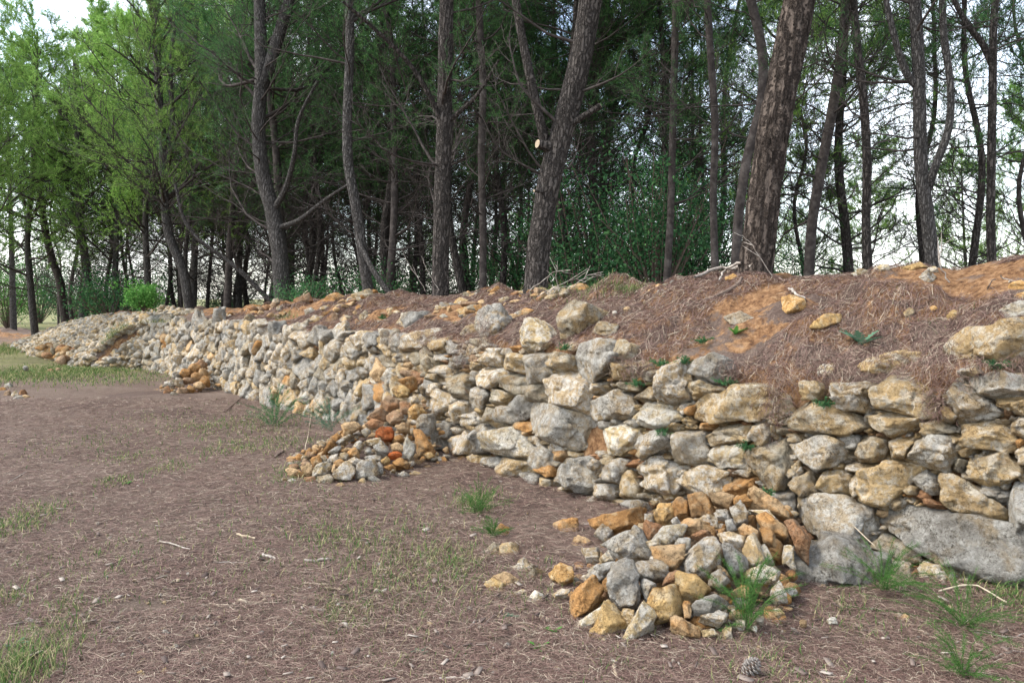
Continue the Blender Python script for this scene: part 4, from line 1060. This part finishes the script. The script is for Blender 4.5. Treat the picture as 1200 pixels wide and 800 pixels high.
for _ in range(6000):
    u = r.uniform(-60, 1260); dep = 12+26*r.random()**1.2
    maxd = np.interp(u, [-60, 300, 420, 700, 860, 1000, 1260], [42, 40, 32, 26, 20, 18, 17])
    if dep > maxd or (u > 450 and dep < 14.5): continue
    p = PT(u, 350, dep)[:2]; st_ = st_of(p[None])[0]
    if st_[1] < 2.5: continue
    if r.random() > np.interp(u, [0, 250, 560, 700, 850, 1200], [.7, 1, .75, .4, .22, .2]): continue
    if try_spot(p, np.interp(dep, [10, 35], [1.3, 1.7])+(.3 if u > 820 else 0)): cnt += 1
    if cnt >= 128: break
print('background pines', len(spots))
for i, p in enumerate(spots):
    zb = float(bankz(*[np.array([a]) for a in st_of(p[None])[0]], False)[0]); u, _ = PX(np.array([*p, 1.5])); src = protos[i % 6]
    u = float(u); zone = ('left', 0) if u < 330 else ('centre', 1) if u < 760 else ('right', 2)
    lab = ('thin shaded pine in the dense wood at the left', 'thin shaded pine in the dark wood behind the middle of bank', 'slender pine against bright sky in the wood at the right')[zone[1]]
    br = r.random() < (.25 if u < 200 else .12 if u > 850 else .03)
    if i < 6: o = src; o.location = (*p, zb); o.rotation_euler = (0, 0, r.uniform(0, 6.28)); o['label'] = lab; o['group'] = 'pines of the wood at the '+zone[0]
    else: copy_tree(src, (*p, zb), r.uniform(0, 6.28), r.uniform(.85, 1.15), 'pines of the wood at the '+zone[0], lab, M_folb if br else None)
# sunlit pines on the open left side beyond the path end, and bright crowns seen through the wood
lit = []
for k in range(3):
    r2 = np.random.default_rng(900+k); H = 8.5; x = np.cumsum(r2.normal(0, .12, 7)); P = np.column_stack([x-x[0], np.zeros(7), np.linspace(-.3, H, 7)])
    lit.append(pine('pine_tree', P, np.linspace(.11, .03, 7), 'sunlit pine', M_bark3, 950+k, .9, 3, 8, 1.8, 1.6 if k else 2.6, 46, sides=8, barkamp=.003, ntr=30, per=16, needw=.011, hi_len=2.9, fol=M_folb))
lp = [(-20, 27, 1.1), (40, 30, 1.2), (135, 29, 1.1), (-70, 22, 1.0), (175, 25, 1.0), (15, 40, 1.4), (-40, 46, 1.5), (225, 27, 1.1), (280, 30, 1.2), (345, 33, 1.1), (480, 34, 1.0), (620, 31, .9), (790, 30, .9), (890, 28, .75), (950, 22, .55), (1015, 25, .65), (1130, 24, .6), (1205, 20, .65)]
for i, (u, dep, sc) in enumerate(lp):
    p = PT(u, 350, dep)[:2]; st_ = st_of(p[None])[0]; zb = 0 if st_[1] < 0 or u < 30 else float(bankz(st_[:1], st_[1:], False)[0]); src = lit[i % 3]
    lab = 'bright green leafy pine in the sun at the far left' if u < 400 else 'yellow green sunlit pine seen through the wood'; g_ = 'sunlit pines at the left' if u < 400 else 'sunlit pines beyond the wood'
    if i < 3: src.location = (*p, zb-.1); src['label'] = lab; src['group'] = g_; src.scale = (sc,)*3
    else: copy_tree(src, (*p, zb-.1), r.uniform(0, 6.28), sc, g_, lab)

# ------------------------------------------------------------ shrubs and small plants
def leafy(name, loc, rad, n, leaf, mat, label, cat, group=None, seed=0, stems=14, h=None, shape=1.0):
    r = np.random.default_rng(seed); root = empty(name, loc); tag(root, label, cat, group); h = h or rad*1.3
    S_ = Buf(); tips = []
    for k in range(stems):
        a = r.uniform(0, 6.28); e = np.array([math.cos(a)*rad*r.uniform(.3, 1), math.sin(a)*rad*r.uniform(.3, 1), h*r.uniform(.45, 1)]); mid_ = e*.5+r.normal(0, .08*rad, 3); S_.tube(bez([np.zeros(3), mid_, e], 7), np.linspace(.012*rad, .004*rad, 7)+.001, 4)
        for j in range(5): tips.append(e*r.uniform(.45, 1.0)+r.normal(0, .13*rad, 3))
    S_.build('stems', M_dark, root)
    tips = np.array(tips); c = tips[r.integers(0, len(tips), n)]+r.normal(0, .12*rad, (n, 3)); c[:, 2] = np.abs(c[:, 2]); d = norm(r.normal(size=(n, 3))+np.array([0, 0, .4])); s_ = norm(np.cross(d, r.normal(size=(n, 3)))); l = leaf*r.uniform(.6, 1.2, n)[:, None]
    V = np.stack([c, c+d*l*.5+s_*l*.28*shape, c+d*l, c+d*l*.5-s_*l*.28*shape], 1).reshape(-1, 3); i = np.arange(n)*4
    mesh_np('foliage', V, np.stack([i, i+1, i+2, i+3], -1), mat, root, False); return root
h = hit(168, 360) if hit(168, 360) is not None else PT(168, 362, 18.5)
leafy('bush', PT(168, 362, 18.3)+np.array([0, 0, -.05]), .42, 5200, .05, M_leafb, 'round bright green bush sitting on top of the left wall', 'bush', seed=1, stems=30, h=.6)
sp = leafy('shrub', PT(385, 330, 18)*np.array([1, 1, 0])+np.array([0, 0, .8]), 1.0, 2400, .06, M_leaf, 'green leafy shrub behind the wall between forked and wavy pines', 'shrub', 'shrubs of the wood floor', 2, 26, 1.0)
sp2 = leafy('shrub', np.array([*PT(700, 300, 15)[:2], .6]), 1.5, 7500, .075, M_leaf, 'tall dark green shrub filling the gap behind the curved pine', 'shrub', 'shrubs of the wood floor', 3, 50, 3.2)
def cp(src, u, dep, sc, lab, mat=None, z=None):
    p = PT(u, 340, dep)[:2]; zb = float(bankz(*[np.array([a]) for a in st_of(p[None])[0]], False)[0]) if z is None else z
    o = copy_tree(src, (*p, zb-.1), u % 6.28, sc, 'shrubs of the wood floor', lab)
    if mat:
        for c in o.children:
            if c.name.startswith('foliage'): c.material_slots[0].link = 'OBJECT'; c.material_slots[0].material = mat
for u, dep, sc, lab, m_ in ((130, 26, 1.6, 'green bushy shrub beside the pale stemmed pine', M_leaf), (440, 16, .8, 'low shrub behind the wavy pine base', M_leaf), (355, 16, .6, 'small fresh green shrub right of the forked pine base', M_leaf)): cp(sp, u, dep, sc, lab, m_)
for u, dep, sc, lab in ((770, 14, .9, 'dark green shrub left of the shaded upright pine'), (815, 17, .9, 'tall dark shrub behind the shaded upright pine'), (660, 19, .9, 'large dark shrub further behind the curved pine'), (745, 21, 1.0, 'large dark shrub deep in the wood behind the bank middle'), (590, 18, .7, 'dark shrub left of the curved pine'), (930, 16, .55, 'dark shrub right of the thickest pine'), (990, 17, .4, 'dark shrub under the thin straight pine'), (8, 44, 1.2, 'bright shrub at the far left end of the path'), (-45, 52, 1.7, 'dark undergrowth closing the far left edge of view'), (45, 54, 1.6, 'dark undergrowth behind the bright shrub at far left'), (85, 50, 1.4, 'dark undergrowth behind the pale stemmed pine'), (125, 47, 1.3, 'dark undergrowth far behind the round bright bush'), (180, 44, 1.2, 'dark undergrowth deep in the left wood'), (270, 36, 1.0, 'dark undergrowth deep behind the leaning young pine'), (380, 33, 1.1, 'dark undergrowth deep behind the wavy pine'), (480, 30, 1.0, 'dark undergrowth deep behind the straight pine'), (540, 27, .9, 'dark undergrowth between straight and curved pines')): cp(sp2, u, dep, sc, lab, M_leafb if u == 8 else None, 0 if u < 60 else None)
# feathery plants (many fine thread leaves on arching stems)
def feathery(name, loc, spread, h, stems, label, seed, mat=M_grass, cat='plant', group=None, thread=.028, wd=.0013, per=60):
    r = np.random.default_rng(seed); root = empty(name, loc); tag(root, label, cat, group); S_ = Buf(); VV = []
    for k in range(stems):
        a = r.uniform(0, 6.28); q = r.uniform(.2, 1); e = np.array([math.cos(a)*spread*q, math.sin(a)*spread*q, h*r.uniform(.35, 1)*(1.15-q*.6)]); P = bez([np.zeros(3)+r.normal(0, .02, 3)*[1, 1, 0], e*np.array([.45, .45, .7]), e], 10); S_.tube(P, np.linspace(.0012, .0006, 10), 3)
        for j in range(per):
            f = r.uniform(.15, 1)*9; i = min(int(f), 8); p = P[i]+(P[i+1]-P[i])*(f-i); d = norm(r.normal(size=3)+norm(P[-1]-P[0])*.8); l = thread*r.uniform(.5, 1.3); s_ = norm(np.cross(d, r.normal(size=3)))*wd/2; VV.append([p-s_, p+s_, p+d*l])
    S_.build('stems', mat, root); V = np.array(VV).reshape(-1, 3); i = np.arange(len(VV))*3; mesh_np('foliage', V, np.stack([i, i+1, i+2], -1), mat, root, False); return root
M_fern = simple('feather_green', [(0, (.03, .085, .02)), (.6, (.06, .16, .03)), (1, (.15, .26, .07))], island=True, trans=.3)
def gpt(u, v):
    h = hit(u, v)
    while h is None: v += 3; h = hit(u, v)
    return h
feathery('feathery_plant', gpt(875, 735), .34, .42, 34, 'tall feathery green plant growing through the right side of near heap', 31, M_fern, per=150)
feathery('feathery_plant', gpt(1035, 690), .40, .30, 34, 'feathery green plant at the foot of the front boulder', 32, M_fern, per=130)
feathery('feathery_plant', gpt(1130, 735), .55, .30, 40, 'sprawling feathery green plant right of the front boulder', 33, M_fern, per=130)
feathery('feathery_plant', gpt(1128, 795), .3, .25, 22, 'feathery green sprigs at the bottom right corner', 38, M_fern, per=130)
feathery('feathery_plant', gpt(562, 603), .28, .30, 30, 'bright feathery tuft on the path left of near heap', 34, M_fern, per=120)
feathery('feathery_plant', gpt(578, 630), .16, .16, 18, 'low feathery tuft beside the small orange stone', 35, M_fern, per=120)
feathery('feathery_plant', gpt(322, 500), .55, .55, 30, 'straggly green bush at the foot of the middle wall', 36, M_leaf, per=70, thread=.05, wd=.004)
feathery('feathery_plant', gpt(388, 505), .3, .45, 14, 'thin green sprigs against the wall left of middle heap', 37, M_blue, per=50, thread=.05, wd=.004)
feathery('dry_seed_head', gpt(1056, 690), .05, .26, 10, 'pale dry seed head standing beside the front boulder', 39, M_straw, per=60, thread=.05)
# little fern tufts in the wall joints
for i, (u, v, lab) in enumerate(((1165, 432, 'dark fern tuft under the top right block'), (970, 475, 'small fern tuft above the wide triangular stone'), (776, 428, 'fern tuft left of the two top grey stones'), (806, 425, 'fern tuft between the two top grey stones'), (664, 410, 'bright fern growing beside the tall pale stone'), (878, 525, 'small fern sprig left of the big tan stone'), (851, 450, 'fern sprig on the long flat slab'), (750, 452, 'tiny fern sprig in the middle of the wall'), (826, 402, 'small fern tuft on the needle slope'), (780, 510, 'green sprig above the dark block'), (452, 374, 'small green tuft on the left bank'), (900, 580, 'sprig at the base of the wall above near heap'))):
    feathery('fern', gpt(u, v)+np.array([-.03, -.06, 0]), .10, .07, 14, lab, 60+i, M_leaf, cat='fern', group='ferns growing in the wall', thread=.022, wd=.005, per=26)
# broad leaved weeds
def weed(u, v, L, n, mat, label, seed, cat='weed', up=.5, lobes=5):
    r = np.random.default_rng(seed); root = empty('weed', gpt(u, v)); tag(root, label, cat)
    for k in range(n):
        a = k*6.28/n+r.uniform(-.4, .4); d = norm(np.array([math.cos(a), math.sin(a), up*r.uniform(.5, 1.3)])); s_ = norm(np.cross(d, [0, 0, 1.])); nn = np.cross(s_, d); l = L*r.uniform(.7, 1.1); V = []; m_ = 13
        for j in range(m_):
            f = j/(m_-1); wd = l*.26*math.sin(math.pi*min(f*.92+.08, 1))**.7*(1 if j % 2 else .42); c = d*l*f-nn*(f*f*l*.22); V += [c-s_*wd+nn*wd*.25, c, c+s_*wd+nn*wd*.25]
        F = [];
        for j in range(m_-1):
            for q in (0, 1): F.append([j*3+q, j*3+q+1, j*3+q+4, j*3+q+3])
        mesh_np('leaf', V, F, mat, root)
weed(1010, 405, .2, 6, M_blue, 'blue green lobed thistle leaves on the needle slope', 1, 'thistle', 1.1)
weed(862, 392, .10, 7, M_leafb, 'small bright green weed on the needle slope', 2, 'weed', 1.2)
weed(598, 722, .055, 6, M_blue, 'small blue green rosette below the scattered stones', 3)
weed(648, 742, .05, 7, M_leafb, 'small bright weed left of near heap foot', 4, 'weed', 1)
weed(632, 760, .06, 8, M_leafb, 'pale green weed in the foreground', 5, 'weed', .8)
weed(493, 765, .05, 6, M_blue, 'blue green rosette near the bottom centre', 6)
weed(18, 757, .06, 7, M_blue, 'blue green weed in the bottom left grass', 7)
weed(150, 566, .05, 6, M_leafb, 'green weed on the left of the path', 8)
# grass: thin blades in patches
def blades(patches, label, name='grass', wd=.0026):
    VV = []
    for (u, v, ru, n, h) in patches:
        c = gpt(u, v); k = c[1]/1000*ru; 
        for _ in range(int(n*1.9)):
            p = np.array([c[0]+rng.normal(0, k), c[1]+rng.normal(0, k*1.5), 0]); p[2] = gz(p[None, :2])[0]
            if st_of(p[None, :2])[0, 1] > -.02: continue
            a = rng.uniform(0, 6.28); l = h*rng.uniform(.4, 1.2); ln = rng.uniform(.2, .9); d = np.array([math.cos(a)*ln, math.sin(a)*ln, 1]); s_ = np.array([-math.sin(a), math.cos(a), 0])*(wd*(.5+c[1]/9)); m_ = p+d*l*.5; e = p+d*np.array([1.35, 1.35, .85])*l
            VV.append([p-s_, p+s_, m_+s_*.7, m_-s_*.7]); VV.append([m_-s_*.7, m_+s_*.7, e+s_*.1, e-s_*.1])
    V = np.array(VV).reshape(-1, 3); i = np.arange(len(VV))*4; o = mesh_np(name, V, np.stack([i, i+1, i+2, i+3], -1), M_grass, None, False); tag(o, label, 'grass', kind='stuff')
pt = [(20, 775, 34, 330, .09), (15, 800, 26, 160, .10), (60, 735, 25, 120, .05), (50, 598, 20, 160, .04), (15, 616, 22, 220, .05), (80, 710, 12, 60, .05), (140, 563, 12, 90, .04), (200, 548, 14, 90, .04), (160, 535, 20, 120, .04), (480, 640, 50, 260, .07), (500, 670, 45, 220, .06), (460, 690, 45, 160, .05), (400, 718, 20, 160, .05), (390, 628, 20, 100, .05), (530, 660, 20, 140, .06), (430, 655, 55, 160, .05), (700, 690, 14, 60, .05), (10, 705, 14, 60, .07), (345, 545, 25, 160, .05), (270, 525, 25, 140, .05), (300, 500, 40, 260, .06), (250, 500, 30, 160, .05), (560, 590, 18, 160, .09), (1180, 700, 30, 200, .07), (1000, 720, 30, 100, .06), (930, 790, 40, 120, .05), (100, 520, 40, 160, .04), (200, 490, 40, 160, .04), (110, 440, 40, 500, .09), (60, 415, 50, 1500, .10), (20, 410, 40, 1600, .12), (30, 398, 40, 1300, .15), (80, 430, 40, 1200, .1), (360, 600, 60, 260, .04), (250, 680, 80, 260, .035), (480, 720, 70, 260, .045), (620, 690, 40, 120, .05), (90, 660, 60, 260, .04), (420, 780, 80, 260, .04), (870, 770, 60, 160, .06), (330, 520, 30, 200, .05), (150, 445, 30, 300, .08), (720, 770, 40, 80, .04), (30, 440, 40, 500, .1)]
blades(pt, 'sparse green and dry grass along the path')
VV = []
for (u, v, ru, n, h) in ((700, 340, 30, 260, .11), (735, 342, 15, 160, .11), (650, 345, 25, 200, .10), (640, 330, 20, 150, .14), (1100, 380, 30, 40, .06), (140, 395, 12, 300, .16), (130, 410, 12, 300, .14), (190, 380, 18, 200, .12), (335, 372, 14, 90, .1)):
    c = gpt(u, v); s0, t0_ = st_of(c[None, :2])[0]; k = c[1]/1000*ru
    for _ in range(n):
        s_, t_ = s0+rng.normal(0, k), t0_+rng.normal(0, k*.5); xy = xy_of(np.array([s_]), np.array([t_]))[0]; p = np.array([*xy, bankz(np.array([s_]), np.array([t_]))[0]]); a = rng.uniform(0, 6.28); l = h*rng.uniform(.4, 1.2); ln = rng.uniform(.3, 1); d = np.array([math.cos(a)*ln, math.sin(a)*ln, 1]); sd_ = np.array([-math.sin(a), math.cos(a), 0])*(.0016*(.5+c[1]/9)); m_ = p+d*l*.5; e = p+d*np.array([1.35, 1.35, .75])*l
        VV.append([p-sd_, p+sd_, m_+sd_*.7, m_-sd_*.7]); VV.append([m_-sd_*.7, m_+sd_*.7, e+sd_*.1, e-sd_*.1])
V = np.array(VV).reshape(-1, 3); i = np.arange(len(VV))*4; o = mesh_np('bank_grass', V, np.stack([i, i+1, i+2, i+3], -1), M_grass, None, False); tag(o, 'wispy grass on the crest of the bank', 'grass', kind='stuff')
# sticks on the ground
def stick(pts, r0, mat, label, cat='stick', name='stick', group=None, side=6, lift=.008):
    P = [gpt(*q[:2])+np.array([0, 0, lift+(q[2] if len(q) > 2 else 0)]) for q in pts]; B = Buf(); n = 10; Q = bez(P, n)+rng.normal(0, r0*.35, (n, 3)); rr = np.linspace(r0, r0*.6, n); rr[0] *= .6; B.tube(Q, rr, side); o = B.build(name, mat, None, loc=P[0]); tag(o, label, cat, group); return o
stick([(278, 627), (300, 632)], .009, M_cut, 'pale short stick on the left of path')
stick([(307, 651), (325, 656)], .012, M_wood, 'grey weathered stick lying left of centre')
stick([(356, 658), (372, 658), (388, 655)], .012, M_wood, 'bleached stick right of the grey stick')
stick([(380, 665), (398, 660)], .008, M_dark, 'short brown twig touching the bleached stick')
stick([(352, 684), (385, 686)], .007, M_straw, 'straw coloured thin stick in front of the bleached stick')
stick([(383, 690), (400, 692)], .008, M_cut, 'cream splinter beside the straw coloured stick')
stick([(156, 662), (178, 655)], .008, M_dark, 'dark twig lying in the left half of path')
stick([(113, 742), (134, 735)], .010, M_dark, 'dark crooked twig in the left foreground')
stick([(322, 536), (332, 529)], .016, M_dark, 'short dark log piece left of the middle heap')
stick([(30, 728), (50, 731)], .013, M_wood, 'grey wood chip in the bottom left')
stick([(364, 714), (380, 718)], .012, M_wood, 'pale wood chip near the centre foreground')
stick([(398, 734), (414, 738)], .014, M_wood, 'chunky pale bark chip in the centre foreground')
stick([(321, 678), (326, 671)], .012, M_dark, 'small dark chip left of centre')
stick([(595, 772), (606, 765)], .009, M_cut, 'small pale peg shaped chip at the bottom centre')
stick([(516, 797), (550, 797)], .010, M_wood, 'grey stick at the bottom edge')
stick([(718, 778), (723, 797)], .009, M_cut, 'pale upright stick at the bottom edge left of near heap')
stick([(548, 737), (560, 728), (570, 725)], .008, M_wood, 'forked grey twig below the scattered stones')
stick([(560, 738), (580, 722)], .006, M_wood, 'thin grey twig crossing the forked one')
stick([(245, 708), (265, 712), (290, 702), (318, 700)], .006, M_straw, 'pale root like twig in the middle foreground')
stick([(275, 705), (300, 708), (315, 704)], .013, M_straw, 'light brown stick beside the root like twig')
stick([(263, 484), (282, 468), (296, 458)], .012, M_dark, 'thin dark branch leaning at the wall foot', lift=.02)
stick([(357, 528), (362, 505), (366, 480, .1)], .004, M_straw, 'pale dry stalk left of the middle heap', 'stalk')
stick([(1025, 645, .02), (985, 610, .03), (955, 600, .05)], .003, M_straw, 'pale dry stem arching over the front boulder', 'stalk')
stick([(1100, 705, .05), (1140, 700, .06), (1180, 712, .02)], .006, M_straw, 'long dry stem at the lower right', 'stalk')
stick([(1160, 775), (1185, 765), (1215, 768)], .006, M_wood, 'curved grey twig in the bottom right corner')
stick([(1095, 770), (1130, 772), (1160, 782)], .005, M_straw, 'thin dry stem in the lower right', 'stalk')
stick([(1150, 740), (1180, 748), (1210, 742)], .005, M_wood, 'grey twig below the sprawling plant')
for j, (u, v) in enumerate(((105, 600), (205, 640), (240, 590), (170, 760), (330, 760), (440, 745), (470, 715), (270, 660), (350, 600), (60, 650), (640, 700), (200, 690), (130, 690), (410, 785), (500, 745), (680, 785), (90, 500), (300, 585), (240, 735), (20, 560))):
    a = rng.uniform(0, 3.1); l = rng.uniform(8, 22); stick([(u-l*math.cos(a), v-l*.4*math.sin(a)), (u+l*math.cos(a), v+l*.4*math.sin(a))], rng.uniform(.003, .006), [M_dark, M_wood, M_dark][j % 3], 'thin twig lying flat in the needle litter of the path', 'twig', 'twig', 'thin twigs in the litter')
VV = Buf()
for _ in range(300):
    u, v = rng.uniform(0, 1200), 455+345*rng.random()**.7; p = G(u, v)
    if st_of(p[None, :2])[0, 1] > -.1: continue
    a = rng.uniform(0, 6.28); l = rng.uniform(.008, .035); d = np.array([math.cos(a), math.sin(a), rng.normal(0, .15)])*l; q = np.array([-math.sin(a), math.cos(a), rng.normal(0, .2)])*l*rng.uniform(.12, .5); z_ = np.array([0, 0, .003]); p = p+[0, 0, .012]
    c_ = np.array([p-d-q*.6, p+d*.9-q, p+d+q*.7, p-d*.8+q]); c_ = np.vstack([c_, c_+z_]); VV.add(c_, np.array([[3, 2, 1, 0], [4, 5, 6, 7], [0, 1, 5, 4], [1, 2, 6, 5], [2, 3, 7, 6], [3, 0, 4, 7]]))
M_chip = simple('bark_flakes', [(0, (.05, .035, .03)), (.5, (.16, .12, .10)), (.8, (.24, .2, .165)), (1, (.38, .33, .28))], island=True)
o = VV.build('bark_flakes', M_chip, smooth=False); tag(o, 'small flakes of bark and wood strewn through the litter', 'wood chips', kind='stuff')
# roots and dead twigs on the bank crest
stick([(882, 318, .05), (860, 319, .03), (838, 322, .02), (815, 330, .01)], .022, M_wood, 'bleached root stretching left from the thickest pine', 'root', 'root', lift=.03)
stick([(868, 315, .09), (850, 322, .03), (842, 332, .0)], .014, M_wood, 'short bleached root below the thickest pine', 'root', 'root', lift=.02)
stick([(870, 330, .02), (850, 345, .01), (825, 352, .0), (800, 356, .0)], .018, M_dark, 'dark root running down the bank left of the thickest pine', 'root', 'root')
stick([(924, 343, .02), (932, 350, .02), (944, 354, .0)], .012, M_wood, 'curved bleached stick below the thickest pine', lift=.02)
stick([(350, 365, .0), (356, 350, .06), (361, 336, .14)], .008, M_straw, 'dry stick leaning on the left bank top', lift=.02)
for j, (a, b, c, lab) in enumerate((((620, 335), (650, 318), (672, 322), 'pale dead twig arching over the crest by curved pine'), ((640, 338), (665, 330), (700, 325), 'long pale dead twig lying on the bank crest'), ((655, 336), (652, 320), (655, 305), 'upright pale twig on the bank crest'), ((670, 332), (690, 322), (715, 326), 'thin pale twig left of the crest grass'), ((630, 340), (660, 336), (690, 338), 'low dead twig at the foot of curved pine'), ((1110, 325), (1100, 300), (1117, 275), 'tall dry stem on the right crest'), ((1165, 320), (1158, 335), (1172, 342), 'exposed root at the right crest'), ((1172, 318), (1184, 330), (1192, 335), 'thin exposed root at the right edge of crest'), ((500, 335), (480, 310), (470, 292), 'bare pale twig left of the straight pine'), ((515, 335), (500, 315), (495, 300), 'small bare twig at the straight pine foot'), ((905, 318), (880, 285), (860, 272), 'thin pale twig crossing the thickest pine base'))):
    dep = np.linalg.norm(gpt(a[0], min(a[1]+14, 345))[:2]); dep = gpt(a[0], a[1]+16)[1]; P = [PT(a[0], a[1]+6, dep), PT(*b, dep), PT(*c, dep)]; B = Buf(); Q = bez(P, 12)+rng.normal(0, .006, (12, 3)); B.tube(Q, np.linspace(.0045, .002, 12), 5)
    for q in range(3): i = rng.integers(3, 9); e = Q[i]+norm(Q[i+1]-Q[i])*.12+rng.normal(0, .05, 3); B.tube(np.array([Q[i], (Q[i]+e)/2, e]), [.004, .003, .002], 4)
    o = B.build('dead_twig', M_wood if j != 6 else M_dark, None, loc=P[0]); tag(o, lab, 'twig')
# pine cone
root = empty('pine_cone', gpt(875, 792)+np.array([0, 0, .02])); tag(root, 'open pine cone lying at the bottom edge in front of near heap', 'pine cone'); root.rotation_euler = (R(35), R(15), R(40))
B = Buf(); B.tube(np.array([[0, 0, -.02], [0, 0, .01], [0, 0, .05], [0, 0, .07]]), [.012, .016, .01, .002], 10); B.build('core', M_dark, root); B = Buf()
for k in range(52):
    f = k/52; a = k*2.399; rr = .030*math.sin(math.pi*(f*.85+.12))+.006; z = -.02+.09*f; d = np.array([math.cos(a), math.sin(a), .35]); s_ = np.array([-math.sin(a), math.cos(a), 0]); c = np.array([0, 0, z]); w_ = .0085*(1.2-f*.6)
    V = np.array([c+d*.006-s_*w_*.5, c+d*.006+s_*w_*.5, c+d*rr+s_*w_, c+d*rr-s_*w_]); V = np.vstack([V, V+np.array([0, 0, .004])]); B.add(V, np.array([[0, 1, 2, 3], [7, 6, 5, 4], [0, 4, 5, 1], [1, 5, 6, 2], [2, 6, 7, 3], [3, 7, 4, 0]]))
M_scale = simple('cone_scale', [(.3, (.06, .05, .045)), (.6, (.30, .27, .24))], 160); B.build('scales', M_scale, root, smooth=False)
